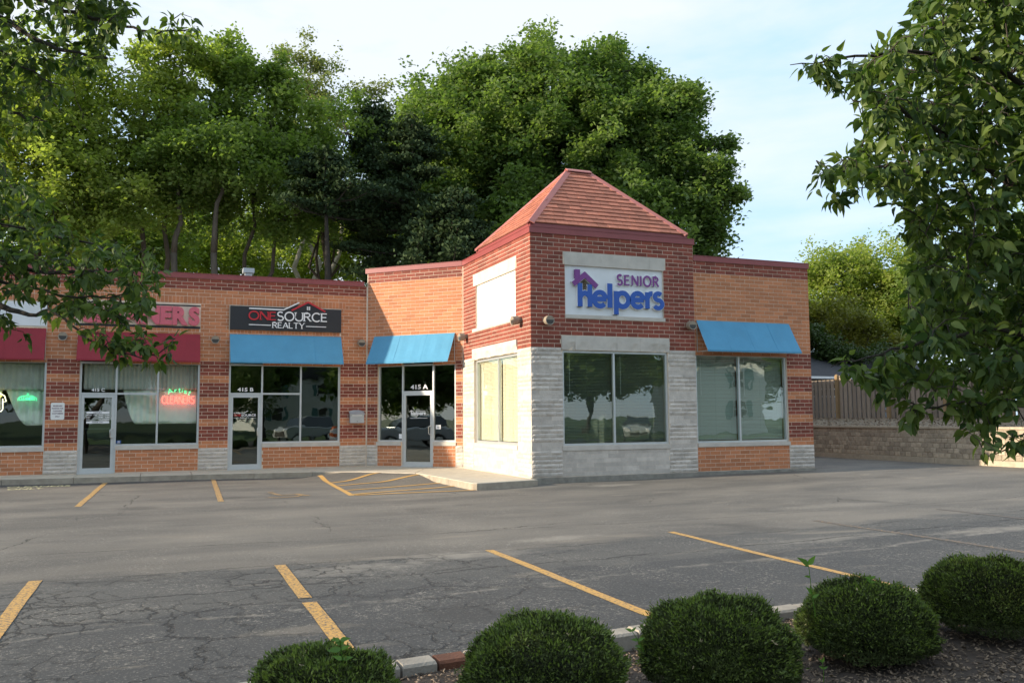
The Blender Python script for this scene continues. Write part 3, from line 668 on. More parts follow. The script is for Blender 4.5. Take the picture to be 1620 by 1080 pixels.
# hipped tower roof
rx0, rx1 = AX-.01, AX+4.40; ry0, ry1 = FY-.01, FY+3.80; zr0, zr1 = 6.035, 7.99; ax0, ax1, ay = AX+1.94, AX+2.55, FY+1.90
mb = MB(); mb.box(rx0+.02, rx1-.0, ry0+.02, ry1, 5.943, 6.03, m_coping); ch(mb, 'roof_fascia', bld)
mb = MB(); mb.add([(rx0, ry0, zr0), (rx1, ry0, zr0), (rx1, ry1, zr0), (rx0, ry1, zr0), (ax0, ay, zr1), (ax1, ay, zr1)], [(0, 1, 5, 4), (1, 2, 5), (2, 3, 4, 5), (3, 0, 4), (3, 2, 1, 0)], mat('roof underlay', (.10, .035, .02), .9))
hip = ch(mb, 'hipped_roof', bld)
def shingle_face(p0, p1, q0, q1, rows, as_obj):
    p0, p1, q0, q1 = map(Vector, (p0, p1, q0, q1)); nrm = (p1-p0).cross(q0-p0).normalized(); wsh = .30; up = ((q0+q1)/2-(p0+p1)/2).normalized(); rest = MB()
    for r in range(rows):
        t0, t1 = r/rows, (r+1.10)/rows; a0 = p0.lerp(q0, t0); a1 = p1.lerp(q1, t0); b0 = p0.lerp(q0, min(1, t1)); b1 = p1.lerp(q1, min(1, t1)); W0 = (a1-a0).length; d = (a1-a0).normalized()
        s = -random.random()*wsh-.02
        while s < W0:
            e = s+wsh*random.uniform(.85, 1.15); u0, u1 = max(s, 0)+.004, min(e, W0)-.004; s = e
            if u1-u0 < .04: continue
            l0 = (b0-a0).dot(d); l1 = W0+(b1-a1).dot(d); v0, v1 = max(u0, l0), min(u1, l1); v0 = min(v0, u1); v1 = max(v1, u0)
            if v1-v0 < .01: v0 = v1 = (v0+v1)/2; v1 += .012
            hgt = (b0-a0).dot(up); lo = .030+random.uniform(-.003, .005); hi = .004
            B = [a0+d*u0, a0+d*u1, a0+d*v1+up*hgt, a0+d*v0+up*hgt]
            c = [B[0], B[1], B[2]-nrm*.003, B[3]-nrm*.003, B[0]+nrm*lo, B[1]+nrm*lo, B[2]+nrm*hi, B[3]+nrm*hi]
            if as_obj: mb = MB(); mb.hexa(c, m_shingle); ch(mb, 'shingle', hip)
            else: rest.hexa(c, m_shingle)
    if not as_obj: ch(rest, 'shingle', hip, kind='stuff')
shingle_face((rx0, ry0, zr0), (rx1, ry0, zr0), (ax0, ay, zr1), (ax1, ay, zr1), 15, True)
shingle_face((rx0, ry1, zr0), (rx0, ry0, zr0), (ax0, ay, zr1), (ax0+.0, ay-.001, zr1), 15, True)
shingle_face((rx1, ry0, zr0), (rx1, ry1, zr0), (ax1, ay, zr1), (ax1, ay+.001, zr1), 15, False)
shingle_face((rx1, ry1, zr0), (rx0, ry1, zr0), (ax1, ay, zr1), (ax0, ay, zr1), 15, False)
def hipcap(p, q, w_=.11):
    p, q = Vector(p), Vector(q); d = (q-p).normalized(); side = d.cross(Vector((0, 0, 1))).normalized(); up = side.cross(d).normalized(); mb = MB(); dn = .075
    V = []
    for e in (p, q): V += [e-side*w_+up*(.045-dn), e+up*.05, e+side*w_+up*(.045-dn), e+side*w_+up*(.02-dn), e+up*.02, e-side*w_+up*(.02-dn)]
    mb.add(V, [(0, 1, 7, 6), (1, 2, 8, 7), (2, 3, 9, 8), (3, 4, 10, 9), (4, 5, 11, 10), (5, 0, 6, 11), (5, 4, 3, 2, 1, 0), (6, 7, 8, 9, 10, 11)], m_hip); ch(mb, 'hip_cap', hip)
for c0, c1 in (((rx0, ry0, zr0), (ax0, ay, zr1)), ((rx1, ry0, zr0), (ax1, ay, zr1)), ((rx1, ry1, zr0), (ax1, ay, zr1)), ((rx0, ry1, zr0), (ax0, ay, zr1))): hipcap(c0, c1)
hipcap((ax0-.06, ay, zr1+.01), (ax1+.06, ay, zr1+.01), .13)
# ------------------------------------------------------------------ windows and doors
def frame(wf, a0, a1, z0, z1, mull, trans, glass, name='window', t=.05, o0=-.13, o1=-.045, label=None, gap=None):
    """mull: list of a; trans: list of (a0,a1,z)"""
    mb = MB()
    wf.box(mb, a0, a0+t, o0, o1, z0, z1, m_alu); wf.box(mb, a1-t, a1, o0, o1, z0, z1, m_alu)
    wf.box(mb, a0+t, a1-t, o0, o1-.002, z1-t, z1, m_alu); 
    for p, q in (((a0+t, a1-t),) if not gap else ((a0+t, gap[0]), (gap[1], a1-t))):
        if q-p > .02: wf.box(mb, p, q, o0, o1-.002, z0, z0+t, m_alu)
    wn = ch(mb, name, bld, label=label)
    for q in mull:
        mb = MB(); wf.box(mb, q-t/2, q+t/2, o0, o1-.004, z0+t, z1-t, m_alu); ch(mb, 'mullion', wn)
    for (p, q, z) in trans:
        mb = MB(); wf.box(mb, p, q, o0, o1-.006, z-t/2, z+t/2, m_alu); ch(mb, 'transom', wn)
    return wn
def pane(wf, a0, a1, z0, z1, g, parent, o=-.095):
    mb = MB(); wf.box(mb, a0, a1, o-.004, o+.004, z0, z1, g); return ch(mb, 'pane', parent)
def door(wf, a0, a1, zt, glass, handle_a, parentlabel=None, hinge='l', midbar=None):
    mb = MB(); o0, o1 = -.115, -.055; s = .075; z0 = .02
    wf.box(mb, a0, a0+s, o0, o1, z0, zt, m_alu); wf.box(mb, a1-s, a1, o0, o1, z0, zt, m_alu); wf.box(mb, a0+s, a1-s, o0, o1-.002, zt-.08, zt, m_alu); wf.box(mb, a0+s, a1-s, o0, o1-.002, z0, z0+.11, m_alu)
    d = ch(mb, 'door', bld, label=parentlabel)
    pane(wf, a0+s, a1-s, z0+.11, zt-.08, glass, d)
    mb = MB(); h = handle_a
    sgn = -1
    mb.tube([wf.p(h, o1, 1.18), wf.p(h, o1+.06, 1.18), wf.p(h+sgn*.055, o1+.07, 1.15), wf.p(h+sgn*.055, o1+.07, .95), wf.p(h, o1+.06, .92), wf.p(h, o1, .92)], .012, 8, m_steel); ch(mb, 'handle', d, smooth=True)
    mb = MB(); mb.tube([wf.p(h, o1, 1.04), wf.p(h, o1+.012, 1.04)], .018, 10, m_steel); ch(mb, 'lock', d)
    if midbar: mb = MB(); wf.box(mb, a0+s, a1-s, -.14, -.11, midbar-.014, midbar+.014, m_steel); ch(mb, 'push_bar', d)
    return d
def threshold(wf, a0, a1):
    mb = MB(); wf.box(mb, a0, a1, -.2, .02, -.02, .018, m_alu); ch(mb, 'threshold', bld)
# strip B
wB = frame(WS, -3.965, -.80, .71, 2.985, [-3.045, -1.945], [(-3.94, -1.97, 2.135)], g_dark, label='shop window divided in panes beside door 415 B', gap=(-3.965, -3.02))
mb = MB(); WS.box(mb, -3.965, -3.915, -.13, -.045, 0, .71, m_alu); WS.box(mb, -3.07, -3.02, -.13, -.049, 0, .76, m_alu); ch(mb, 'jamb', wB)
for a0, a1, z0, z1 in ((-3.02, -1.97, .76, 2.11), (-3.02, -1.97, 2.16, 2.935), (-1.92, -.85, .76, 2.935), (-3.915, -3.07, 2.16, 2.935)): pane(WS, a0, a1, z0, z1, g_dark, wB)
dB = door(WS, -3.912, -3.073, 2.105, g_dark, -3.11, 'glazed aluminium door with realty lettering'); threshold(WS, -3.96, -3.03)
# strip C
wC = frame(WS, -7.79, -4.75, .71, 2.985, [-6.885, -5.835], [(-7.765, -5.86, 2.125)], g_clear, label='curtained cleaners shop window', gap=(-7.79, -6.86))
mb = MB(); WS.box(mb, -7.79, -7.74, -.13, -.045, 0, .71, m_alu); WS.box(mb, -6.91, -6.86, -.13, -.049, 0, .76, m_alu); ch(mb, 'jamb', wC)
for a0, a1, z0, z1 in ((-6.86, -5.86, .76, 2.10), (-6.86, -5.86, 2.15, 2.935), (-5.81, -4.80, .76, 2.935), (-7.74, -6.91, 2.15, 2.935)): pane(WS, a0, a1, z0, z1, g_clear, wC)
dC = door(WS, -7.737, -6.913, 2.095, g_dark, -6.95, 'glazed door with white opening hours lettering', midbar=1.18); threshold(WS, -7.78, -6.87)
wD = frame(WS, -12.4, -8.585, .71, 2.985, [-10.5], [], g_clear, label='wide curtained window at the far left'); pane(WS, -10.475, -8.635, .76, 2.935, g_clear, wD); pane(WS, -12.35, -10.525, .76, 2.935, g_clear, wD)
# bay A
wA = frame(WA, .385, 2.985, .71, 2.985, [1.215, 2.235], [(1.24, 2.21, 2.175)], g_dark, label='tall side lights around door 415 A', gap=(1.19, 2.26))
mb = MB(); WA.box(mb, 1.19, 1.24, -.13, -.049, 0, .76, m_alu); WA.box(mb, 2.21, 2.26, -.13, -.049, 0, .76, m_alu); ch(mb, 'jamb', wA)
for a0, a1, z0, z1 in ((.435, 1.19, .76, 2.935), (2.26, 2.935, .76, 2.935), (1.24, 2.21, 2.20, 2.935)): pane(WA, a0, a1, z0, z1, g_dark, wA)
dA = door(WA, 1.243, 2.207, 2.148, g_dark, 2.17, 'glazed aluminium door with white helpers logo'); threshold(WA, 1.2, 2.25)
# tower and right wing windows
wT = frame(WT, .93, 4.10, .716, 2.985, [2.60], [], g_clear, t=.065, o0=-.15, o1=-.07, label='sunlit window with cream blinds on the tower side'); pane(WT, .995, 2.57, .78, 2.92, g_clear, wT, -.11); pane(WT, 2.63, 4.035, .78, 2.92, g_clear, wT, -.11)
wFr = frame(WFt, .82, 3.745, .716, 2.99, [2.23], [], g_dark, t=.05, label='large tower front window'); pane(WFt, .87, 2.205, .766, 2.94, g_mid, wFr); pane(WFt, 2.255, 3.695, .766, 2.94, g_mid, wFr)
wR = frame(WR, .03, 2.90, .712, 2.985, [1.39], [], g_clear, t=.05, label='window with pale green blinds under the right blue awning'); pane(WR, .08, 1.365, .762, 2.935, g_pale, wR); pane(WR, 1.415, 2.85, .762, 2.935, g_pale, wR)
# blinds
m_blindc = mat('cream blind', (.88, .83, .66), .6, trans=.1); m_blindg = mat('grey green blind', (.40, .45, .38), .6); m_blindd = mat('dark blind', (.24, .26, .22), .6)
def blind(wf, a0, a1, z0, z1, m, label, tilt, sp=.036, wd=.036, o=-.19):
    t = empty('window_blind', wf.p(a0, o, z0), label, 'window blind', 'horizontal slat blinds'); mb = MB(); z = z0+.02
    dy = wd/2*math.cos(tilt); dz = wd/2*math.sin(tilt)
    while z < z1-.05:
        jj = random.uniform(-.0015, .0015); e = .001; zz = z+jj
        mb.add([wf.p(a0, o+dy, zz-dz), wf.p(a1, o+dy, zz-dz), wf.p(a1, o-dy, zz+dz), wf.p(a0, o-dy, zz+dz), wf.p(a0, o+dy, zz-dz+e), wf.p(a1, o+dy, zz-dz+e), wf.p(a1, o-dy, zz+dz+e), wf.p(a0, o-dy, zz+dz+e)], [(0, 3, 2, 1), (4, 5, 6, 7), (0, 1, 5, 4), (1, 2, 6, 5), (2, 3, 7, 6), (3, 0, 4, 7)], m); z += sp
    ch(mb, 'slats', t, kind='stuff')
    mb = MB(); wf.box(mb, a0, a1, o-.03, o+.03, z1-.045, z1, m); ch(mb, 'head_rail', t)
    mb = MB(); 
    for q in (.12, .5, .88): wf.box(mb, a0+(a1-a0)*q-.004, a0+(a1-a0)*q+.004, o+dy+.001, o+dy+.003, z0, z1-.05, m)
    ch(mb, 'ladder_cord', t)
    mb = MB(); mb.tube([wf.p(a0+.14*(a1-a0), o+.04, z1-.05), wf.p(a0+.14*(a1-a0), o+.045, z1-1.0)], .005, 6, m_white); ch(mb, 'tilt_wand', t)
    return t
blind(WT, 1.0, 2.56, .79, 2.93, m_blindc, 'cream slat blind in the left half of the sunlit tower side window', 1.15)
blind(WT, 2.64, 4.03, .79, 2.93, m_blindc, 'cream slat blind in the half of the tower side window next to the corner', 1.15)
blind(WFt, .88, 2.20, .78, 2.94, m_blindd, 'dark slat blind in the left half of the tower front window', .55)
blind(WFt, 2.26, 3.69, .78, 2.94, m_blindd, 'dark slat blind in the right half of the tower front window', .55)
blind(WR, .09, 1.36, .78, 2.93, m_blindg, 'grey green slat blind in the left pane under the right awning', 1.1)
blind(WR, 1.42, 2.84, .78, 2.93, m_blindg, 'grey green slat blind in the right pane under the right awning', 1.1)
# curtains
m_curt = mat('pale aqua curtain', (.66, .76, .72), .85, noise=.1, nscale=3, trans=.25); m_val = mat('grey pleated valance', (.42, .46, .42), .85, noise=.15, nscale=4)
def curtain(label, pts_top, pts_bot, m, o=-.30, pleat=.10, amp=.02, cols=60, name='curtain'):
    """top and bottom outlines as functions of u in 0..1 -> (a,z)"""
    V = []; rows = 10
    for i in range(cols+1):
        u = i/cols
        for j in range(rows+1):
            v = j/rows; at_, zt = pts_top(u); ab, zb = pts_bot(u); a = at_+(ab-at_)*v; z = zt+(zb-zt)*v
            V.append(WS.p(a, o+amp*math.sin(a/pleat*6.28)*(1 if j else .6), z))
    mb = MB(); mb.add(V, [(i*(rows+1)+j, i*(rows+1)+j+1, (i+1)*(rows+1)+j+1, (i+1)*(rows+1)+j) for i in range(cols) for j in range(rows)]); o_ = mb.build(name, m, None, True)
    md = o_.modifiers.new('thickness', 'SOLIDIFY'); md.thickness = .003
    return tag(o_, label, 'curtain')
def lin(a0, z0, a1, z1): return lambda u: (a0+(a1-a0)*u, z0+(z1-z0)*u)
curtain('grey pleated valance behind the upper panes beside door 415 C', lin(-7.72, 2.94, -4.8, 2.94), lin(-7.72, 2.24, -4.8, 2.24), m_val, -.26, .11, .022, 150, 'valance')
curtain('grey pleated valance across the far left window', lin(-12.3, 2.94, -8.66, 2.94), lin(-12.3, 2.22, -8.66, 2.22), m_val, -.26, .15, .022, 150, 'valance')
curtain('aqua curtain swept aside to the right in the pane next to door 415 C', lin(-6.72, 2.26, -5.86, 2.26), lambda u: (-6.72+.86*min(1, .0+u*1.0)+.42*(1-u)**2*0+.0, 1.30+.0*u) if u > .42 else (-6.72+.86*u, 2.24-(.94)*(math.sin(u/.42*math.pi/2))**.9), m_curt, -.33, .16, .012)
curtain('flat aqua curtain behind the red and green neon sign', lin(-5.80, 2.26, -4.81, 2.26), lin(-5.80, 1.30, -4.81, 1.30), m_curt, -.33, .3, .006)
curtain('aqua curtain swept to the right in the far left window', lin(-9.55, 2.26, -8.66, 2.26), lambda u: (-9.55+.89*u, 2.24-(.96)*(math.sin(min(1, u/.62)*math.pi/2))**1.0), m_curt, -.33, .16, .014)
curtain('aqua curtain hanging straight at the left frame edge', lin(-11.6, 2.26, -9.62, 2.26), lin(-11.6, 1.28, -9.80, 1.28), m_curt, -.33, .2, .012)
# ------------------------------------------------------------------ awnings
def awning(wf, a0, a1, z1, z0, d, m, label, group=None):
    t = empty('awning', wf.p((a0+a1)/2, 0, z0), label, 'awning', group); mb = MB(); nu, nv = 26, 8; V = []
    for layer in (0, 1):
        for i in range(nu+1):
            for j in range(nv+1):
                u = a0+(a1-a0)*i/nu; v = j/nv; sag = -.006*math.sin(v*math.pi)*(1+.5*math.sin(i*1.7)); V.append(wf.p(u, .02+(d-.02)*v+sag-.004*layer, z1+(z0-z1)*v+sag-.004*layer))
    q = (nu+1)*(nv+1); Fs = []
    for i in range(nu):
        for j in range(nv): a = i*(nv+1)+j; Fs += [(a, a+1, a+nv+2, a+nv+1), (q+a, q+a+nv+1, q+a+nv+2, q+a+1)]
    for i in range(nu): a = i*(nv+1)+nv; Fs.append((a, q+a, q+a+nv+1, a+nv+1)); a = i*(nv+1); Fs.append((a, a+nv+1, q+a+nv+1, q+a))
    for j in range(nv): Fs.append((j, q+j, q+j+1, j+1)); a = nu*(nv+1)+j; Fs.append((a, a+1, q+a+1, q+a))
    mb.add(V, Fs, m); ch(mb, 'canvas', t, smooth=False)
    k_ = max(2, int((a1-a0)/.95)); ln = math.hypot(d-.02, z1-z0); no, nz_ = (z1-z0)/ln, (d-.02)/ln
    for q_ in range(1, k_+1):
        mb = MB(); a = a0+(a1-a0)*q_/(k_+1); V = []
        for j in range(9):
            v = j/8; sag = -.006*math.sin(v*math.pi); o_ = .02+(d-.02)*v+sag; z_ = z1+(z0-z1)*v+sag
            V += [wf.p(a-.010, o_+no*.0035, z_+nz_*.0035), wf.p(a+.010, o_+no*.0035, z_+nz_*.0035), wf.p(a-.011, o_-no*.004, z_-nz_*.004), wf.p(a+.011, o_-no*.004, z_-nz_*.004)]
        mb.add(V, [(4*j, 4*j+4, 4*j+5, 4*j+1) for j in range(8)]+[(4*j+2, 4*j+6, 4*j+4, 4*j) for j in range(8)]+[(4*j+1, 4*j+5, 4*j+7, 4*j+3) for j in range(8)], m); ch(mb, 'seam', t)
    mb = MB(); wf.box(mb, a0, a1, d-.012, d-.003, z0-.035, z0-.0045, m); ch(mb, 'hem', t)
    for a in (a0+.012, a1-.012, (a0+a1)/2):
        mb = MB(); mb.tube([wf.p(a, .015, z1-.03), wf.p(a, d-.02, z0-.01)], .011, 6, m_tube); mb.tube([wf.p(a, .015, z0-.01), wf.p(a, d-.02, z0-.012)], .011, 6, m_tube); mb.tube([wf.p(a, .012, z1-.03), wf.p(a, .012, z0-.02)], .010, 6, m_tube); ch(mb, 'frame_arm', t)
    mb = MB(); mb.tube([wf.p(a0, d-.02, z0-.015), wf.p(a1, d-.02, z0-.015)], .012, 6, m_tube); ch(mb, 'front_bar', t)
    return t
awning(WS, -3.97, -.79, 3.835, 3.02, .46, m_blue, 'blue canvas awning in shade over door 415 B')
awning(WA, .265, 2.975, 3.85, 3.03, .48, m_blue, 'half sunlit blue canvas awning over door 415 A')
awning(WR, .069, 2.998, 3.845, 3.05, .50, m_blue, 'blue canvas awning on the right wing beside the tower')
awning(WS, -7.86, -4.765, 3.80, 3.02, .40, m_red, 'crimson canvas awning over door 415 C')
awning(WS, -12.4, -8.62, 3.84, 3.02, .34, m_red, 'crimson canvas awning over the far left window')
# ------------------------------------------------------------------ signs
# black realty sign
t = empty('shop_sign', WS.p(-2.39, 0, 4.3), 'black panel sign with red and white serif letters and a red roof line', 'sign')
mb = MB(); WS.box(mb, -3.97, -.80, -.02, .07, 3.965, 4.645, m_black); mb.add([WS.p(-2.52, .0705, 4.645), WS.p(-2.22, .0705, 4.645), WS.p(-2.22, .0, 4.645)], [(0, 1, 2)]); ch(mb, 'panel', t)
def poly_prism(wf, pts, o0, o1, m, name, parent, label=None):
    n_ = len(pts); mb = MB(); mb.add([wf.p(a, o1, z) for a, z in pts]+[wf.p(a, o0, z) for a, z in pts], [tuple(range(n_)), tuple(reversed(range(n_, 2*n_)))]+[(i, n_+i, n_+(i+1) % n_, (i+1) % n_) for i in range(n_)], m); return ch(mb, name, parent, label=label)
poly_prism(WS, [(-2.26, 4.57), (-1.26, 4.57), (-1.75, 4.84)], .0, .075, m_black, 'gable_board', t)
poly_prism(WS, [(-2.5, 4.6), (-2.2, 4.6), (-2.05, 4.76), (-2.12, 4.78)], .0, .0745, m_black, 'gable_board', t)
def bar(wf, pl, wd, o0, o1, m, name, parent):
    mb = MB(); ribbon(mb, pl, wd, lambda u, o, v: wf.p(u, o, v), o0, o1, m); return ch(mb, name, parent)
bar(WS, [(-3.46, 4.585), (-2.49, 4.575), (-2.04, 4.81)], .035, .075, .095, m_letwhite, 'roof_line', t)
bar(WS, [(-2.26, 4.565), (-1.78, 4.83), (-1.28, 4.565)], .045, .0765, .098, m_letred, 'roof_line', t)
for dx in (0, .055):
    for dz in (0, .055): mb = MB(); WS.box(mb, -1.80+dx-.02, -1.80+dx+.02, .0765, .09, 4.60+dz, 4.60+dz+.04, m_letwhite); ch(mb, 'gable_window', t)
stroke_text('ONE', WS, -3.455, 4.265, .235, .75, .072, .10, .17, m_letred, t, serif=True)
stroke_text('SOURCE', WS, -2.66, 4.265, .245, 1.43, .072, .10, .15, m_letwhite, t, serif=True)
stroke_text('REALTY', WS, -2.79, 4.04, .165, .90, .072, .092, .16, m_letwhite, t, serif=True)
bar(WS, [(-3.46, 4.115), (-2.84, 4.112)], .022, .072, .09, m_letwhite, 'rule', t); bar(WS, [(-1.84, 4.112), (-1.25, 4.11)], .022, .072, .09, m_letwhite, 'rule', t)
# cleaners sign: raceway with channel letters
t = empty('shop_sign', WS.p(-6.35, 0, 4.3), 'large faded red block letters over the crimson awning of door 415 C', 'sign')
mb = MB(); WS.box(mb, -7.94, -4.77, -.10, -.05, 3.95, 4.625, mat('weathered sign backing', (.30, .31, .33), .6, noise=.3, nscale=3)); ch(mb, 'backing', t)
mb = MB(); WS.box(mb, -7.94, -4.77, -.049, .0, 3.952, 4.02, m_black); WS.box(mb, -7.94, -4.77, -.049, .0, 4.58, 4.62, m_black); ch(mb, 'raceway', t)
m_letside = mat('dark letter return', (.10, .03, .035), .5)
for bold, d0, dp, mm in ((.045, -.045, .08, m_letpink),):
    font_text('CLEANERS', WS, -7.86, 4.035, .53, 3.07, -.02, mm, t, 'letter', bold=.06, depth=.10, per_letter=True)
# far left sign
t = empty('shop_sign', WS.p(-10.5, 0, 4.2), 'plain white panel sign partly hidden by leaves at far left', 'sign')
mb = MB(); WS.box(mb, -12.38, -8.62, -.06, .01, 3.91, 4.54, m_signwhite); ch(mb, 'panel', t); font_text('FLOWERS', WS, -11.6, 3.99, .20, 1.95, .01, m_black, t, 'lettering', bold=.02, depth=.012)
# tower front sign
t = empty('shop_sign', WFt.p(2.3, 0, 4.4), 'white recessed panel sign with purple and blue raised letters and a house roof emblem', 'sign')
mb = MB(); WFt.box(mb, .912, 3.658, -.12, -.05, 3.86, 5.058, m_signwhite); ch(mb, 'panel', t)
LB = m_letback
stroke_text('SENIOR', WFt, 2.345, 4.648, .245, 1.17, -.048, .01, .19, m_letpurp, t, back=LB, gap=.34)
# wide rounded word: letters by hand
hx = 1.29; base = 4.06; xh = .42
def letter(pls, wd, o1=.03, m=m_letblue, name='letter', back=LB, o0=-.048):
    mb = MB()
    for i, pl in enumerate(pls):
        ribbon(mb, pl, wd, lambda u, o, v: WFt.p(u, o, v), o0, o1+.0007*i, m)
        if back: ribbon(mb, pl, wd+.03, lambda u, o, v: WFt.p(u, o, v), o0-.001-.0003*i, o1-.018+.0005*i, back)
    return ch(mb, name, t)
letter([[(1.30, base), (1.30, base+.57)], [(1.30, base+.24), (1.36, base+.31), (1.43, base+.335), (1.50, base+.31), (1.56, base+.24)], [(1.565, base), (1.565, base+.55)]], .125)
x0 = 1.84
letter([[(x0-.16, base+.20), (x0+.17, base+.21)], arc(x0, base+.20, .165, .17, 5, 318, 22)], .122)
letter([[(2.115, base+.0), (2.12, base+.60)]], .135)
letter([[(2.29, base-.16), (2.29, base+.42)], arc(2.47, base+.21, .165, .17, 0, 360, 24)], .125)
letter([[(2.73, base+.22), (3.06, base+.23)], arc(2.90, base+.22, .165, .17, 5, 318, 22)], .122)
letter([[(3.175, base+.02), (3.175, base+.43)], arc(3.30, base+.25, .12, .15, 165, 80, 7)], .125)
letter([arc(3.49, base+.33, .095, .085, 35, 265, 12)+arc(3.485, base+.145, .12, .10, 88, -150, 14)], .112)
mb = MB(); P = lambda u, o, v: WFt.p(u, o, v)
ribbon(mb, [(1.12, base+.54), (1.43, base+.78), (1.76, base+.50)], .125, P, -.04, .038, m_letpurp); ribbon(mb, [(1.12, base+.54), (1.43, base+.78), (1.76, base+.50)], .15, P, -.045, .012, LB)
ribbon(mb, [(1.235, base+.60), (1.235, base+.90)], .13, P, -.04, .0395, m_letpurp); ch(mb, 'roof_emblem', t)
mb = MB(); nest = mat('dry nest straw', (.20, .15, .09), .95, noise=.4, nscale=30, bump=1)
for i in range(160):
    a = random.gauss(1.43, .045); z = random.uniform(base+.38, base+.66); d = random.uniform(0, 3.14); L_ = random.uniform(.03, .08); o = random.uniform(-.04, .01)
    mb.tube([WFt.p(a-math.cos(d)*L_/2, o, z-math.sin(d)*L_/2), WFt.p(a+math.cos(d)*L_/2, o+.01, z+math.sin(d)*L_/2)], .0035, 4, nest)
tag(mb.build('bird_nest'), 'straw bird nest tucked under the purple roof emblem of the sign', 'nest')
# tower left blank sign
t = empty('shop_sign', WT.p(2.5, 0, 4.4), 'blank white recessed panel on the sunlit side of the tower', 'sign')
mb = MB(); WT.box(mb, 1.102, 3.998, -.12, -.05, 3.86, 5.048, mat('blank white panel', (.86, .85, .82), .5, noise=.03, nscale=2)); ch(mb, 'panel', t)
mb = MB(); WT.box(mb, 1.104, 3.996, -.0495, -.035, 3.862, 3.90, m_white); ch(mb, 'edge_trim', t)
# numbers and door lettering (parts of the glazing)
gout = -.09
font_text('415 B', WS, -3.72, 2.20, .11, .44, gout, m_letwhite, wB, bold=.03); font_text('415 C', WS, -7.50, 2.18, .09, .33, gout, m_letwhite, wC, bold=.03); font_text('415 A', WA, 1.46, 2.25, .135, .58, gout, m_letwhite, wA, bold=.03)
for a, b, c_, d in ((-3.83, 1.62, .62, 0),): pass
bar(WS, [(-3.82, 1.59), (-3.52, 1.59), (-3.42, 1.65)], .012, gout, gout+.003, m_letwhite, 'decal_line', dB)
font_text('ONE', WS, -3.81, 1.49, .065, .20, gout, m_letred, dB, bold=.02); font_text('SOURCE', WS, -3.60, 1.49, .065, .40, gout, m_letwhite, dB, bold=.02); font_text('REALTY', WS, -3.64, 1.425, .042, .26, gout, m_letwhite, dB)
bar(WS, [(-3.82, 1.445), (-3.66, 1.445)], .008, gout, gout+.003, m_letwhite, 'decal_line', dB); bar(WS, [(-3.36, 1.445), (-3.20, 1.445)], .008, gout, gout+.003, m_letwhite, 'decal_line', dB)
mb = MB(); WS.box(mb, -3.345, -3.325, gout, gout+.003, 1.595, 1.615, m_letwhite); ch(mb, 'decal_dot', dB)
font_text('helpers', WA, 1.47, 1.46, .145, .50, gout, m_letwhite, dA, bold=.035); font_text('SENIOR', WA, 1.66, 1.585, .035, .29, gout, m_letwhite, dA); bar(WA, [(1.42, 1.585), (1.49, 1.63), (1.57, 1.585)], .02, gout, gout+.003, m_letwhite, 'decal_line', dA)
bar(WA, [(1.44, 1.40), (2.02, 1.40)], .010, gout, gout+.003, m_letwhite, 'decal_line', dA)
mb = MB(); WA.box(mb, 2.30, 2.46, gout, gout+.003, 1.08, 1.20, m_letwhite); ch(mb, 'sticker', wA); font_text('NO', WA, 2.35, 1.11, .05, .07, gout+.004, m_black, wA, depth=.002)
mb = MB(); WA.box(mb, 1.07, 1.18, gout, gout+.003, .80, .94, m_letwhite); ch(mb, 'sticker', wA)
mb = MB(); WS.box(mb, -7.60, -7.04, gout, gout+.003, 1.585, 1.645, m_letwhite); WS.box(mb, -7.60, -7.04, gout, gout+.003, 1.325, 1.385, m_letwhite); ch(mb, 'hours_band', dC)
font_text('HOURS', WS, -7.43, 1.60, .03, .20, gout+.004, m_black, dC, depth=.002, bold=.02); font_text('THANK YOU', WS, -7.46, 1.34, .03, .27, gout+.004, m_black, dC, depth=.002, bold=.02)
for z, a_, b_ in ((1.53, 'MON - FRI', '7:00 - 7:00'), (1.47, 'SAT', '8:00 - 5:00'), (1.41, 'SUN', 'CLOSED')):
    font_text(a_, WS, -7.60, z, .032, .055*len(a_)*.45+.02, gout, m_letwhite, dC, bold=.02); font_text(b_, WS, -7.30, z, .032, .26, gout, m_letwhite, dC, bold=.02)
m_bluelab = mat('blue sticker', (.03, .08, .25), .5)
mb = MB(); WS.box(mb, -6.85, -6.73, gout, gout+.003, .78, .86, m_bluelab); ch(mb, 'sticker', wC); font_text('22', WS, -6.82, .79, .055, .06, gout+.004, m_letwhite, wC, depth=.002, bold=.02)
# notice plate
t = empty('notice_sign', WS.p(-8.29, 0, 1.66), 'small white notice plate with rounded corners on the brick pier left of door 415 C', 'sign')
def rrect(a0, a1, z0, z1, r): return [(a0+r-r*math.cos(q), z0+r-r*math.sin(q)) for q in (0, .52, 1.05, 1.57)]+[(a1-r+r*math.sin(q), z0+r-r*math.cos(q)) for q in (0, .52, 1.05, 1.57)]+[(a1-r+r*math.cos(q), z1-r+r*math.sin(q)) for q in (0, .52, 1.05, 1.57)]+[(a0+r-r*math.sin(q), z1-r+r*math.cos(q)) for q in (0, .52, 1.05, 1.57)]
poly_prism(WS, rrect(-8.452, -8.125, 1.43, 1.88, .035), .004, .010, m_white, 'plate', t)
m_plum = mat('plum ink', (.12, .03, .08), .5)
for i, (s_, w_) in enumerate((('RESERVED', .22), ('PARKING FOR', .27), ('CLEANERS', .22), ('CUSTOMERS', .26), ('ONLY', .11))): font_text(s_, WS, -8.288-w_/2, 1.775-.067*i-(.01 if i == 4 else 0), .038, w_, .010, m_plum, t, bold=.02, depth=.002)
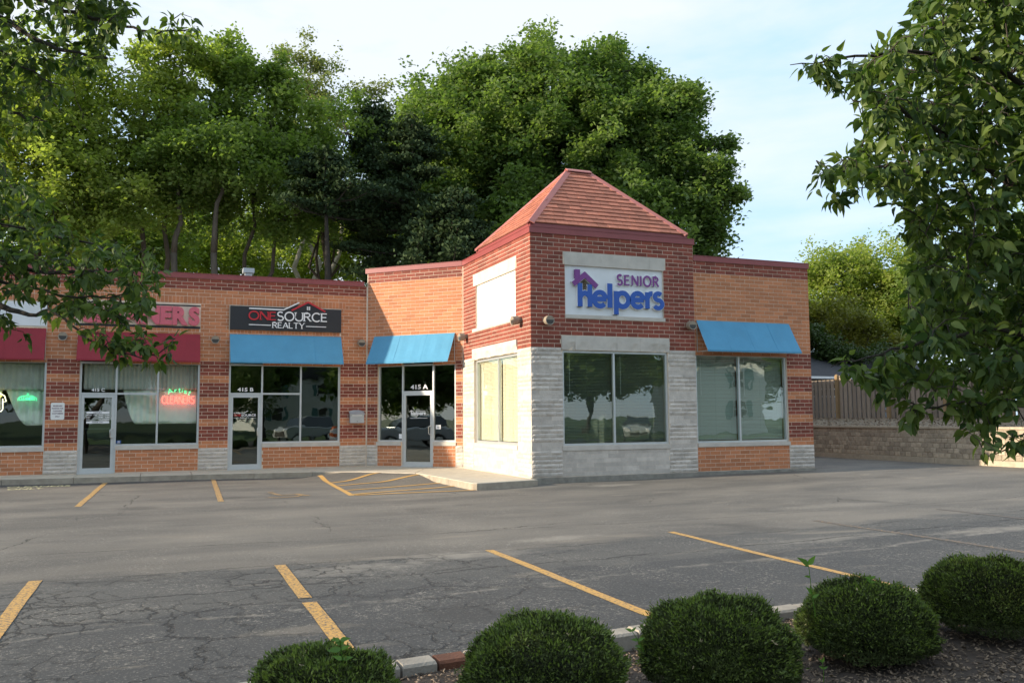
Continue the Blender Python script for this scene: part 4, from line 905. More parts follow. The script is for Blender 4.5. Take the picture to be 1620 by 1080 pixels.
# neon signs
def neon(name, label, items, mcol):
    pass
n_green = mat('green neon glass', (.05, .5, .2), .3, emit=((.08, 1.0, .42), 1.3)); n_red = mat('red neon glass', (.6, .05, .05), .3, emit=((1.0, .06, .04), 3.6)); n_dgreen = mat('pale green neon glass', (.12, .4, .22), .3, emit=((.10, .75, .30), 1.3)); n_yel = mat('yellow neon glass', (.6, .5, .1), .3, emit=((1.0, .75, .12), 2.2)); n_wht = mat('white neon glass', (.7, .7, .6), .3, emit=((.9, .85, .55), 1.6))
def neon_text(text, a0, z0, h, total, r, m, parent, o=-.20, arcf=None):
    gs = [glyph(c) if c != ' ' else (.35, []) for c in text]; gap = .2; tw = sum(g[0] for g in gs)+gap*(len(gs)-1); k_ = total/(tw*h); x = a0
    for c, (gw, st) in zip(text, gs):
        mb = MB()
        for tf, pl in st:
            q = [(x+u*h*k_, z0+v*h) for u, v in pl]
            if arcf: q = [arcf(a_, z_) for a_, z_ in q]
            mb.tube([WS.p(a_, o, z_) for a_, z_ in q], r, 6, m)
        if st: ch(mb, 'neon_letter', parent, smooth=True)
        x += (gw+gap)*h*k_
t = empty('neon_sign', WS.p(-5.3, -.2, 2.0), 'red lit cleaners neon under a green arched word in the window beside door 415 C', 'neon sign')
neon_text('CLEANERS', -5.72, 1.865, .20, .84, .0115, n_red, t)
def arcf(a_, z_):
    c0 = -5.31; r0 = .62; th = (a_-c0)/r0*1.0; rr = r0+(z_-2.18); return (c0+rr*math.sin(th), 2.18-r0+rr*math.cos(th))
for i, c in enumerate('ArtisT'): pass
neon_text('ArtIsT'.replace('A', 'A').replace('I', 'i').replace('T', 't'), -5.57, 2.17, .13, .58, .008, n_dgreen, t, arcf=arcf)
mb = MB(); mb.tube([WS.p(-5.72, -.215, 1.83), WS.p(-4.86, -.215, 1.83)], .007, 6, m_letwhite); mb.tube([WS.p(-5.0, -.215, 1.83), WS.p(-5.0, -.215, 2.93)], .003, 4, m_black); mb.tube([WS.p(-5.6, -.215, 1.83), WS.p(-5.6, -.215, 2.93)], .003, 4, m_black); ch(mb, 'support', t)
t = empty('neon_sign', WS.p(-9.05, -.2, 2.0), 'bright green lit hanger shaped cleaners sign in the far left window', 'neon sign')
neon_text('CLEANERS', -9.22, 1.945, .085, .36, .0055, n_green, t); mb = MB(); mb.tube([WS.p(-9.25, -.2, 1.93), WS.p(-9.25, -.2, 2.0), WS.p(-9.16, -.2, 2.055), WS.p(-9.03, -.2, 2.075), WS.p(-8.90, -.2, 2.055), WS.p(-8.82, -.2, 2.0), WS.p(-8.82, -.2, 1.93)], .006, 6, n_green); mb.tube([WS.p(-9.03, -.2, 2.075), WS.p(-9.03, -.2, 2.10), WS.p(-9.0, -.2, 2.12), WS.p(-9.05, -.2, 2.13)], .006, 6, n_green); ch(mb, 'hanger_outline', t, smooth=True)
t = empty('neon_sign', WS.p(-9.75, -.2, 2.0), 'lit shirt shaped neon sign with yellow collar in the far left window', 'neon sign')
mb = MB(); mb.tube([WS.p(a_, -.2, z_) for a_, z_ in ((-9.90, 1.93), (-9.84, 2.08), (-9.68, 2.14), (-9.56, 2.06), (-9.52, 1.92), (-9.59, 1.90), (-9.60, 1.99), (-9.59, 1.72), (-9.62, 1.66), (-9.80, 1.66), (-9.83, 1.72), (-9.83, 1.98))], .012, 6, n_wht); ch(mb, 'shirt_outline', t, smooth=True)
mb = MB(); mb.tube([WS.p(a_, -.2, z_) for a_, z_ in ((-9.82, 2.06), (-9.72, 2.12), (-9.63, 2.06), (-9.70, 2.01), (-9.82, 2.06))], .016, 6, n_yel); ch(mb, 'collar', t, smooth=True)
mb = MB(); WS.box(mb, -9.80, -9.63, -.215, -.205, 1.70, 1.98, mat('pale yellow card', (.62, .6, .40), .6)); ch(mb, 'card', t)
# wall lamps
def lamp(wf, a, z, label):
    t = empty('wall_lamp', wf.p(a, 0, z), label, 'wall lamp', 'drum shaped wall lamps'); mb = MB(); mb.tube([wf.p(a, -.02, z), wf.p(a, .035, z)], .062, 16, m_lamp); ch(mb, 'mount', t)
    mb = MB(); mb.tube([wf.p(a, .035, z), wf.p(a, .075, z-.005)], [.05, .05], 14, m_lamp); mb.tube([wf.p(a, .076, z-.005), wf.p(a, .225, z-.02)], [.108, .108], 20, m_lamp); ch(mb, 'drum', t)
    mb = MB(); mb.tube([wf.p(a, .2255, z-.02), wf.p(a, .2265, z-.02)], .092, 20, m_lens); ch(mb, 'lens', t)
    mb = MB(); mb.tube([wf.p(a, .2235, z-.02), wf.p(a, .235, z-.02)], [.114, .112], 20, m_lamp, cap=False); mb.tube([wf.p(a, .235, z-.02), wf.p(a, .2268, z-.02)], [.112, .094], 20, m_lamp, cap=False); ch(mb, 'rim', t)
for wf, a, z, lb in ((WS, -.205, 3.67, 'bronze drum lamp between the blue awnings of doors 415 B and 415 A'), (WS, -4.37, 3.66, 'bronze drum lamp between the crimson and blue awnings'), (WS, -8.215, 3.65, 'bronze drum lamp above the white notice plate'),
    (WT, .33, 3.70, 'sunlit bronze drum lamp on the tower side next to the angled bay'), (WT, 4.33, 3.75, 'sunlit bronze drum lamp on the tower side near its outer corner'), (WFt, .40, 3.69, 'bronze drum lamp left on the tower front below the sign'), (WFt, 4.36, 3.70, 'bronze drum lamp on the tower front beside the right blue awning')): lamp(wf, a, z, lb)
# mailbox
t = empty('mailbox', WS.p(-.31, 0, 1.27), 'grey wall mailbox with sloping lid on the pier between doors 415 B and 415 A', 'mailbox'); m_mail = mat('grey painted steel', (.42, .44, .46), .45, metal=.3, noise=.1, nscale=6)
mb = MB(); WS.box(mb, -.52, -.10, .003, .13, 1.27, 1.52, m_mail); ch(mb, 'body', t)
mb = MB(); mb.add([WS.p(a_, o, z_) for a_, o, z_ in ((-.535, .003, 1.60), (-.085, .003, 1.60), (-.085, .15, 1.515), (-.535, .15, 1.515), (-.535, .003, 1.625), (-.40, .003, 1.655), (-.22, .003, 1.655), (-.085, .003, 1.625), (-.085, .15, 1.535), (-.535, .15, 1.535))], [(0, 1, 2, 3)[::-1], (4, 5, 6, 7, 8, 9)[::-1], (3, 2, 8, 9), (0, 3, 9, 4), (2, 1, 7, 8)], m_mail); ch(mb, 'lid', t)
mb = MB(); WS.box(mb, -.46, -.16, .131, .135, 1.485, 1.505, m_letwhite); ch(mb, 'slot', t)
mb = MB(); mb.tube([WS.p(-.31, .131, 1.32), WS.p(-.31, .137, 1.32)], .012, 8, m_black); ch(mb, 'lock', t)
# ------------------------------------------------------------------ pavement in front of the shops
m_walk = mat('pale concrete walk', (.52, .46, .36), .9, noise=.16, nscale=3.5, bump=.4, bscale=60); m_walkedge = mat('kerb face concrete', (.36, .31, .24), .9, noise=.28, nscale=4, bump=.5, bscale=50)
walk = empty('sidewalk', (0, -1, -.02), kind='structure')
def fy(x):
    pts = [(-40, -1.25), (-9.2, -1.25), (-4.87, -1.55), (-2.9, -1.72), (-1.5, -1.95), (-.72, -2.62)]
    for (a, b), (c_, d) in zip(pts[:-1], pts[1:]):
        if a <= x <= c_: return b+(d-b)*(x-a)/(c_-a)
    return -2.6
def slab(pts, z1=-.02, front=()):
    n_ = len(pts); mb = MB(); cx = sum(p[0] for p in pts)/n_; cy = sum(p[1] for p in pts)/n_; q = [(p[0]+(cx-p[0])*.006, p[1]+(cy-p[1])*.006) for p in pts]; q2 = [(p[0]+(cx-p[0])*.018, p[1]+(cy-p[1])*.018) for p in pts]
    V = [(a, b, -.5) for a, b in q]+[(a, b, z1-.012) for a, b in q]+[(a, b, z1) for a, b in q2]
    mb.add(V, [(i, (i+1) % n_, n_+(i+1) % n_, n_+i) for i in range(n_)], m_walkedge); mb.add(V, [(n_+i, n_+(i+1) % n_, 2*n_+(i+1) % n_, 2*n_+i) for i in range(n_)]+[tuple(2*n_+i for i in range(n_))], m_walk)
    ch(mb, 'slab', walk)
xs_ = [-40, -34, -30, -26, -22, -19, -16, -13.5, -11.4, -9.35, -7.75, -6.2, -4.95, -3.4, -1.9, -.72]
for a, b in zip(xs_[:-1], xs_[1:]): slab([(a, fy(a)), (b, fy(b)), (b, -.015), (a, -.015)])
slab([(-.72, -2.62), (.42, -3.9), (1.44, -1.47), (-.0, -.015), (-.72, -.015)], z1=-.02)
slab([(.42, -3.9), (.50, -4.9), (2.27, -4.6), (2.27, -2.30), (1.44, -1.47)], z1=-.02)
slab([(.50, -4.9), (.53, -6.3), (2.27, -6.3), (2.27, -4.6)], z1=-.02)
slab([(.53, -6.3), (.56, -7.98), (.62, -8.06), (2.26, -7.62), (2.27, -6.3)], z1=-.02)
# painted lettering and wheelchair mark on the asphalt
class GF:
    def p(s, a, out, z): return (a, z, gzs(a, z)+.005+out)
gf = GF(); m_yel = mat('pale yellow stencil', (.60, .56, .32), .8, noise=.3, nscale=25)
def ground_text(text, x, y, w_, h_, m):
    me = font_mesh(text, 1, .02, .0); xs = [v.co.x for v in me.vertices]; ys = [v.co.y for v in me.vertices]
    for v in me.vertices: X_, Y_ = x+(v.co.x-min(xs))/(max(xs)-min(xs))*w_ if False else 0, 0
    mx0, mx1, my0, my1 = min(xs), max(xs), min(ys), max(ys)
    for v in me.vertices:
        X_ = x+(v.co.x-mx0)/(mx1-mx0)*w_; Y_ = y+(v.co.y-my0)/(my1-my0)*h_; v.co = (X_, Y_, gzs(X_, Y_)+.005)
    me.materials.clear(); me.materials.append(m); o = bpy.data.objects.new('painted_lettering', me); COL.objects.link(o); o.parent = lot
ground_text('CLEANERS', -9.1, -2.35, 1.35, .42, m_yel); ground_text('ONLY', -9.0, -3.05, .75, .40, m_yel)
for pl, wd in (([(-3.75, -7.75), (-3.55, -7.9), (-3.2, -7.85), (-3.0, -7.5), (-3.1, -7.2)], .09), ([(-3.55, -6.75), (-3.45, -7.35), (-3.1, -7.35), (-2.92, -7.75)], .09), ([(-3.6, -6.6), (-3.5, -6.55)], .12)):
    for p, q in zip(pl[:-1], pl[1:]): strip_line(p[0], p[1], q[0], q[1], wd, .47, name='wheelchair_mark', lift=.006)

# ------------------------------------------------------------------ retaining wall, bank and fence
WX = 15.2
m_block = mat('split face block', (.40, .33, .24), .9, var=.26, objvar=True, noise=.22, nscale=14, bump=.9, bscale=45); m_blockcap = mat('block cap', (.44, .37, .27), .9, noise=.2, nscale=6, bump=.6)
t = empty('retaining_wall', (WX, -6, 0), 'low buff block retaining wall along the right edge of the lot', 'wall'); rest = MB(); lst = []
mb = MB(); mb.box(WX+.03, WX+.5, -13, 9, -.5, 1.0, m_block); mb.box(WX+.5, 60, -13.2, -13.0, -.5, 1.0, m_block); ch(mb, 'core', t)
y = -13.0
while y < 9: mb = MB(); mb.box(WX-.12, WX+.05, y+.006, y+2.99, -.5, .145, m_blockcap); ch(mb, 'footing', t); y += 3.0
for r in range(6):
    y = -13+(.10 if r % 2 else 0)
    while y < 9: lst.append((y, r)); y += .205
lst.sort(key=lambda q: abs(q[0]+5.5)); src = {}
def block_mesh(mb, y, r, v):
    z0 = .148+r*.139; x = WX+.006*r; rr = random.Random(v); j = .006; mb.hexa([(x, y+j, z0), (x, y+.205-j, z0), (x+.03, y+.205-j, z0), (x+.03, y+j, z0), (x, y+j, z0+.135), (x, y+.205-j, z0+.135), (x+.03, y+.205-j, z0+.135), (x+.03, y+j, z0+.135)], m_block)
    P = [(x-.0005, y+j, z0), (x-.0005, y+.202, z0), (x-.0005, y+.202, z0+.135), (x-.0005, y+j, z0+.135)]; Q = [(x-rr.uniform(.008, .02), y+rr.uniform(.012, .03), z0+rr.uniform(.01, .025)), (x-rr.uniform(.008, .02), y+rr.uniform(.17, .19), z0+rr.uniform(.01, .025)), (x-rr.uniform(.008, .02), y+rr.uniform(.17, .19), z0+rr.uniform(.11, .128)), (x-rr.uniform(.008, .02), y+rr.uniform(.012, .03), z0+rr.uniform(.11, .128))]
    mb.add(P+Q, [(0, 4, 5, 1), (1, 5, 6, 2), (2, 6, 7, 3), (3, 7, 4, 0), (7, 6, 5, 4)], m_block)
for i, (y, r) in enumerate(lst):
    if i < 300:
        v = i % 8
        if v not in src: mb = MB(); block_mesh(mb, 0, 0, v); o = mb.build('block'); src[v] = o.data; bpy.data.objects.remove(o)
        o = bpy.data.objects.new('block', src[v]); COL.objects.link(o); o.parent = t; o.location = Vector((.006*r, y, r*.139))-Vector(t.location)
    else: block_mesh(rest, y, r, i % 8)
ch(rest, 'block', t, kind='stuff')
y = -13.0
while y < 9: mb = MB(); mb.box(WX-.015, WX+.36, y+.004, y+.446, .985, 1.045, m_blockcap); ch(mb, 'cap_stone', t); y += .45
bank = grid('bank', WX+.34, 60, 60, lambda x: -13.1, lambda x: 60., 60, lambda x, y: 1.0+.25*sm((x-WX-.6)/4.2)+.02*math.sin(x*3+y*2)+.0*x, m_gravelsoil); tag(bank, kind='structure')
tag(chips('bank_gravel', 9000, (WX+.4, 20.6), (-13, 5), lambda a, b: 1.0+.25*sm((a-WX-.6)/4.2)+.012, mat('dry wood chips', (.36, .27, .18), .9, var=.9, col2=(.15, .10, .065), faceattr=True), .02, .07), kind='stuff', label='dry pale chips and gravel on the bank above the block wall')
# fence
m_plank = mat('weathered grey plank', (.27, .215, .165), .9, var=.20, objvar=True, noise=.3, nscale=3, bump=.5, stretch=(12, 12, 1)); m_post = mat('treated wood post', (.30, .20, .10), .9, var=.15, objvar=True, noise=.3, nscale=3, stretch=(14, 14, 1))
t = empty('board_fence', (20, -3, 1.2), 'weathered grey board fence with pointed cedar posts on the bank behind the block wall', 'fence')
posts = [5.8, 2.05+.1, -.55, -3.15, -5.75, -8.35, -10.95, -13.0]
def ftop(y):
    k_ = (y-2.0)/-2.6
    if y > 2.1: return 2.86
    f_ = k_-math.floor(k_); hi = 3.02
    return hi-.26*math.sin(f_*math.pi)**.8 if k_ > .0 else 2.9
for y in posts:
    mb = MB(); mb.box(19.88, 20.0, y-.07, y+.07, 1.0, 3.0, m_post); mb.hexa([(19.88, y-.07, 3.0), (20.0, y-.07, 3.0), (20.0, y+.07, 3.0), (19.88, y+.07, 3.0), (19.92, y-.03, 3.06), (19.96, y-.03, 3.06), (19.96, y+.03, 3.06), (19.92, y+.03, 3.06)], m_post); ch(mb, 'post', t)
for z in (1.50, 2.66):
    for a, b in zip(posts[:-1], posts[1:]): mb = MB(); mb.box(19.99+.012, 20.04, b+.0, a-.0, z, z+.09, m_plank); ch(mb, 'rail', t)
y = -12.85
while y < 5.8:
    if min(abs(y-p) for p in posts) > .13:
        tp = ftop(y); 
        for xx, oy in ((19.975, 0), (20.045, .12)):
            mb = MB(); w_ = .082; mb.hexa([(xx, y+oy-w_, 1.24), (xx+.022, y+oy-w_, 1.24), (xx+.022, y+oy+w_, 1.24), (xx, y+oy+w_, 1.24), (xx, y+oy-w_, tp), (xx+.022, y+oy-w_, tp), (xx+.022, y+oy+w_, tp-.005), (xx, y+oy+w_, tp-.005)], m_plank); ch(mb, 'plank', t)
    y += .243
# ------------------------------------------------------------------ trees
m_bark = mat('grey brown bark', (.115, .092, .07), .95, noise=.35, nscale=5, bump=1.0, bscale=25, stretch=(3, 3, .6)); m_barkd = mat('dark bark', (.045, .036, .028), .95, noise=.3, nscale=6, bump=1, stretch=(3, 3, .6)); m_barkp = mat('pale bark', (.36, .32, .25), .9, noise=.3, nscale=3)
def leafm(name, c1, c2, tr=.35, rough=.5, spec=.35, objvar=False): return mat(name, c1, rough, var=.9, col2=c2, trans=tr, spec=spec, faceattr=not objvar, objvar=objvar)
lf_maple = leafm('maple leaves', (.20, .265, .085), (.075, .13, .038), .45); lf_light = leafm('yellow green leaves', (.34, .38, .10), (.15, .20, .045), .52); lf_pine = leafm('dark needles', (.065, .095, .040), (.022, .042, .020), .1, .7, .1); lf_pale = leafm('pale leaves', (.30, .31, .15), (.14, .17, .07), .4)
lf_mid = leafm('fresh leaves', (.24, .30, .085), (.10, .16, .04), .5)
def leaves(C_, per, spread, size, up=.5, flat=.8, droop=0.0, clumpv=None):
    """C_: clump centres (k,3) -> quads"""
    k_ = len(C_); n_ = k_*per; c = np.repeat(C_, per, 0)+rng.normal(0, 1, (n_, 3))*np.array([spread, spread, spread*flat])
    nrm = rng.normal(0, 1, (n_, 3)); nrm[:, 2] = np.abs(nrm[:, 2])+up; nrm /= np.linalg.norm(nrm, axis=1)[:, None]
    r_ = rng.normal(0, 1, (n_, 3)); u = np.cross(nrm, r_); u /= np.linalg.norm(u, axis=1)[:, None]; v_ = np.cross(nrm, u); s = size*rng.uniform(.6, 1.35, n_)[:, None]
    u = u*s*.62; v_ = v_*s*.42; b = nrm*s*.10
    V = np.stack([c-u, c+v_+b, c+u, c-v_+b], 1).reshape(-1, 3); Fq = np.arange(n_*4).reshape(-1, 4)
    cv = np.repeat(rng.random(k_) if clumpv is None else clumpv, per); vv = np.clip(cv*.55+rng.random(n_)*.45, 0, .999); return V, Fq, vv
def crown_clumps(blobs, dens):
    """lobes -> tufts on their shells -> clump centres; tufts near the top stretch upwards"""
    out = []; val = []
    for (cx, cy, cz, rx, ry, rz) in blobs:
        k_ = max(5, int(dens*.56*(rx*ry*rz)**(2/3))); d = rng.normal(0, 1, (k_, 3)); d /= np.linalg.norm(d, axis=1)[:, None]; rr = rng.uniform(.35, 1, k_)**.5
        rs = rng.uniform(.35, .9, k_)*min(1.2, .40*(rx*rz)**.5+.15); S = np.array([cx, cy, cz])+d*(rr*rng.uniform(.80, 1.22, k_))[:, None]*np.array([rx, ry, rz])
        m_ = 11; e = rng.normal(0, 1, (k_*m_, 3)); e /= np.linalg.norm(e, axis=1)[:, None]; q = rng.uniform(.15, 1, k_*m_)**.5; zs = np.repeat(1+.9*np.clip(d[:, 2], 0, 1)**2*rng.uniform(0, 1, k_), m_)
        e = e*(q*np.repeat(rs, m_))[:, None]; e[:, 2] *= .75*zs; e = e+np.repeat(d*(rs*rng.uniform(0, 1, k_))[:, None]*1.1+np.array([0, 0, .35])*(rs*(rr > .8))[:, None], m_, 0)*(rng.uniform(0, 1, k_*m_)**1.5)[:, None]; out.append(np.repeat(S, m_, 0)+e); val.append(np.repeat(rng.random(k_), m_))
    return np.concatenate(out), np.concatenate(val)
def limb(mb, p, q, r0, r1, m, seg=6, wig=.06, n=6, sag=0):
    p, q = Vector(p), Vector(q); L_ = (q-p).length; pts = []
    for i in range(seg+1):
        t_ = i/seg; w_ = Vector((random.gauss(0, 1), random.gauss(0, 1), random.gauss(0, .6)))*wig*L_*math.sin(t_*math.pi)*.5; pts.append(p.lerp(q, t_)+w_+Vector((0, 0, sag*math.sin(t_*math.pi)*L_)))
    mb.tube(pts, [r0+(r1-r0)*i/seg for i in range(seg+1)], n, m); return pts
def tree(label, base, blobs, dens, per, spread, size, lm, bm=None, r=.3, name='tree', group=None, nb=40, cat='tree', trunks=None, up=.5, flat=.8):
    bm = bm or m_bark; t = empty(name, base, label, cat, group); Cc, cv = crown_clumps(blobs, dens); V, Fq, vv = leaves(Cc, max(6, int(per*.52)), spread*.52, size*.66, up, flat, clumpv=cv)
    me = np_mesh('crown', V-np.array(base), Fq, lm, vv); o = bpy.data.objects.new('crown', me); COL.objects.link(o); o.parent = t
    mb = MB(); ctr = np.array([b[:3] for b in blobs]).mean(0); tops = trunks or [tuple(ctr)]
    for tp in tops:
        b0 = Vector(base)+Vector((random.uniform(-.2, .2), random.uniform(-.2, .2), 0)) if len(tops) > 1 else Vector(base)
        pts = limb(mb, b0, tp, r, r*.38, bm, 9, .05, 8)
    ch(mb, 'trunk', t, smooth=True)
    mb = MB()
    zc = max(b[2] for b in blobs); 
    for bl in blobs:
        st = min(((Vector(q)-Vector(bl[:3])).length, q) for q in pts)[1] if len(tops) == 1 else Vector(min(tops, key=lambda q: (Vector(q)-Vector(bl[:3])).length))
        st = Vector(base).lerp(Vector(ctr), .55) if len(tops) == 1 else st
        mb = MB(); limb(mb, st, bl[:3], r*.40, r*.16, bm, 6, .10)
        sel = [c_ for c_ in Cc if abs(c_[0]-bl[0]) < bl[3] and abs(c_[2]-bl[2]) < bl[5]]; random.shuffle(sel)
        for c_ in sel[:max(2, nb//len(blobs))]: limb(mb, bl[:3], tuple(c_), r*.14, .015, bm, 4, .14, 4)
        ch(mb, 'limb', t, smooth=True)
    return t
def B(px, py, dep, rx, ry, rd=None):   # crown lobe seen at a bearing, radii in metres
    p = at(px, py, dep); return (p[0], p[1], p[2], rx, rd or rx, ry)
def gb(px, dep, z=0.): p = at(px, 640, dep); return (float(p[0]), float(p[1]), z)
# big maple behind the tower
tree('broad dense green maple towering behind the hipped tower roof', gb(870, 50), [B(870, 305, 50, 6.9, 6.0, 6), B(760, 270, 50, 4.6, 4.6), B(850, 165, 50, 3.6, 3.2), B(960, 175, 50, 3.4, 3.2), B(1020, 240, 49, 2.9, 3.1), B(1060, 335, 48, 2.7, 3.1), B(690, 300, 51, 3.4, 4.0), B(700, 205, 51, 2.4, 2.4), B(1110, 355, 47, 1.4, 2.2), B(900, 420, 48, 6.4, 3.0), B(755, 160, 50, 2.0, 2.0), B(1060, 180, 49, 1.5, 1.2), B(845, 110, 50, 1.1, 1.6), B(975, 115, 50, 1.0, 1.5), B(843, 85, 50, .5, 1.0), B(973, 88, 50, .5, .9), B(925, 110, 50, .9, 1.0), B(790, 120, 50, .9, 1.0), B(735, 135, 50, .7, 1.2), B(1080, 165, 49, .9, .8), B(1130, 228, 48, .8, .6), B(1155, 300, 47, .8, .5), B(1125, 270, 47, 1.2, .8), B(985, 405, 46, 3.6, 2.8)], 17, 46, .50, .30, lf_maple, r=.45, nb=110, up=.7)
# dark pines
def pine(label, px, dep, top_py, wid, base_py, r=.25):
    b0 = gb(px, dep); tp = at(px, top_py, dep); t = empty('pine_tree', b0, label, 'pine tree'); mb = MB(); H_ = tp[2]; mb.tube([b0, (b0[0]+.1, b0[1], H_*.5), (tp[0], tp[1], tp[2]-.6)], [r, r*.6, .02], 8, m_barkd); ch(mb, 'trunk', t, smooth=True); Cc = []; mb = MB(); z0 = at(px, base_py, dep)[2]; k_ = int((H_-z0)/.55)
    for i in range(k_):
        z = z0+(H_-z0)*i/k_; f_ = 1-(i/k_)**1.4; Cc += [(b0[0]+(tp[0]-b0[0])*z/H_, b0[1]+(tp[1]-b0[1])*z/H_, z+.25*q_) for q_ in (0, 1)]
        for j in range(5):
            a_ = random.uniform(0, 6.28); R_ = wid*f_*random.uniform(.45, 1.1)+.25; e = (b0[0]+math.cos(a_)*R_, b0[1]+math.sin(a_)*R_, z+random.uniform(-.2, .5)*f_); mb.tube([(b0[0], b0[1], z), ((b0[0]+e[0])/2, (b0[1]+e[1])/2, z-.05), e], [.05, .035, .012], 4, m_barkd)
            for s in np.arange(.35, 1.02, .16): Cc.append((b0[0]+(e[0]-b0[0])*s, b0[1]+(e[1]-b0[1])*s, z+(e[2]-z)*s+.08))
    ch(mb, 'limbs', t, kind='stuff'); V, Fq, vv = leaves(np.array(Cc), 60, .26, .15, .3, .35); o = bpy.data.objects.new('crown', np_mesh('crown', V-np.array(b0), Fq, lf_pine, vv)); COL.objects.link(o); o.parent = t
pine('very dark pine left of the tower, in front of the broad maple', 652, 38, 175, 3.4, 440); pine('slim dark pine with a bare lower trunk above the black realty sign', 514, 36, 225, 2.2, 335); pine('dark bushy pine low behind the angled bay', 590, 42, 150, 2.2, 420)
pine('short dark pine close behind the tower left side', 715, 36, 290, 2.6, 440)
# left group
tree('tall green tree with forked trunk above the blue awning of door 415 B', gb(375, 40), [B(390, 250, 40, 2.7, 2.9), B(400, 150, 40, 1.9, 1.8), B(325, 200, 40, 1.9, 2.0), B(430, 300, 39, 2.6, 2.0), B(385, 110, 40, 1.5, 1.0), B(450, 215, 39, 1.9, 2.2), B(345, 110, 41, 1.3, 1.2), B(300, 330, 39, 2.2, 1.3), B(470, 340, 38, 1.8, 1.2), B(375, 88, 40, .9, 1.1), B(425, 125, 40, .9, .9)], 10, 40, .42, .24, lf_mid, r=.17, trunks=[tuple(at(400, 320, 40)), tuple(at(345, 330, 40)), tuple(at(440, 350, 40))], nb=70)
tree('bright yellow green tree at the left with leafy top against the sky', gb(235, 38), [B(235, 150, 38, 2.0, 1.8), B(180, 225, 38, 2.2, 2.1), B(270, 240, 38, 1.8, 2.2), B(290, 110, 38, 1.6, 1.1), B(215, 300, 37, 2.6, 1.8), B(170, 130, 38, 1.8, 1.4), B(310, 85, 38, .8, .8), B(245, 90, 38, .9, .9)], 9, 38, .42, .23, lf_light, r=.18, trunks=[tuple(at(270, 260, 38)), tuple(at(230, 230, 38))], nb=60)
tree('sunlit lime green tree at the far left edge behind the cleaners', gb(70, 36), [B(60, 160, 36, 2.8, 2.4), B(120, 200, 36, 2.4, 2.4), B(20, 250, 36, 2.6, 2.6), B(100, 290, 36, 2.8, 1.9), B(-40, 180, 37, 3, 3), B(40, 340, 35, 3, 1.4), B(140, 340, 36, 2.2, 1.2)], 11, 38, .42, .23, lf_light, r=.25, nb=60)
tree('slender pale leaved tree rising above its neighbours at centre left', gb(490, 52), [B(480, 130, 52, 1.6, 2.2), B(520, 150, 52, 1.6, 2.0), B(500, 210, 52, 2.2, 2.4), B(585, 170, 52, 1.1, 1.8), B(590, 240, 52, 1.4, 2.0), B(475, 270, 52, 2, 2.2), B(490, 95, 52, .8, .8), B(455, 110, 52, .7, 1.2)], 11, 26, .42, .22, lf_pale, bm=m_barkp, r=.22, trunks=[tuple(at(480, 200, 52)), tuple(at(505, 190, 52)), tuple(at(560, 250, 52))], nb=60)
tree('mid green round tree between the slender pale tree and the dark pines', gb(500, 43), [B(510, 270, 43, 2.6, 2.2), B(550, 210, 43, 1.6, 1.6), B(470, 320, 43, 2.2, 1.8), B(545, 330, 43, 2.2, 1.6)], 9, 38, .45, .24, lf_mid, r=.2, nb=40)
# understorey seen between trunks
tree('loose yellow green understorey tree behind the shop roof, left of the realty sign', gb(330, 58), [B(290, 390, 58, 4.2, 2.6), B(400, 400, 58, 3.6, 2.4), B(350, 350, 60, 4, 3), B(460, 420, 57, 3, 1.4), B(230, 400, 56, 3, 2)], 11, 28, .55, .26, lf_light, r=.16, nb=30)
tree('loose yellow green understorey tree behind the roof left of the angled bay', gb(560, 58), [B(480, 410, 58, 3.2, 2.0), B(570, 400, 58, 3.6, 2.4), B(630, 380, 58, 3.4, 3.0), B(520, 360, 59, 2.6, 2)], 11, 28, .55, .26, lf_light, r=.16, nb=30)
tree('dark leafy understorey tree behind the far left shop roof', gb(120, 50), [B(60, 400, 50, 4.6, 2.2), B(170, 400, 50, 4.0, 2.2), B(230, 350, 50, 3, 3)], 14, 30, .55, .26, lf_mid, r=.18, nb=30)
for (px, tp, lab) in ((275, 345, 'bare lower trunk rising behind the roof, leftmost of the four dark trunks'), (338, 300, 'bare dark trunk leaning right behind the roof above the blue awning')):
    b0 = gb(px, 37); t = empty('tree', b0, lab, 'tree'); mb = MB(); e = at(px+16, 250, 37); limb(mb, b0, tuple(at(px, 400, 37)), .15, .13, m_bark, 5, .02, 8); limb(mb, tuple(at(px, 400, 37)), tuple(e), .13, .05, m_bark, 6, .05, 8); ch(mb, 'trunk', t, smooth=True)
    V, Fq, vv = leaves(crown_clumps([B(px+20, 250, 37, 1.8, 1.5)], 22)[0], 20, .22, .15); o = bpy.data.objects.new('crown', np_mesh('crown', V-np.array(b0), Fq, lf_mid, vv)); COL.objects.link(o); o.parent = t
# right background
tree('bright green open crowned tree beyond the fence right of the building', gb(1345, 70, 1), [B(1330, 460, 70, 3.4, 2.6), B(1400, 440, 70, 3.4, 2.6), B(1300, 430, 70, 2.0, 1.6), B(1440, 490, 70, 3.4, 2.4), B(1360, 520, 68, 3.4, 1.5), B(1290, 500, 68, 2, 2)], 13, 34, .60, .30, lf_light, r=.3, nb=70)
tree('orange tinged bushy tree against the right wall edge beyond the fence', gb(1330, 60, 1), [B(1325, 510, 60, 2.4, 1.5), B(1375, 535, 60, 2.0, 1.4), B(1295, 520, 60, 1.2, 1.6)], 20, 36, .45, .25, leafm('olive leaves', (.20, .19, .03), (.10, .12, .02), .35), r=.15, nb=20)
tree('dark green shrubby tree low behind the fence by the building corner', gb(1310, 50, 1), [B(1300, 565, 50, 1.6, .9), B(1360, 572, 50, 1.5, .7), B(1285, 545, 50, 1.2, 1.0)], 30, 40, .35, .20, leafm('dark shrub leaves', (.05, .08, .02), (.025, .05, .012), .25), r=.1, nb=10)
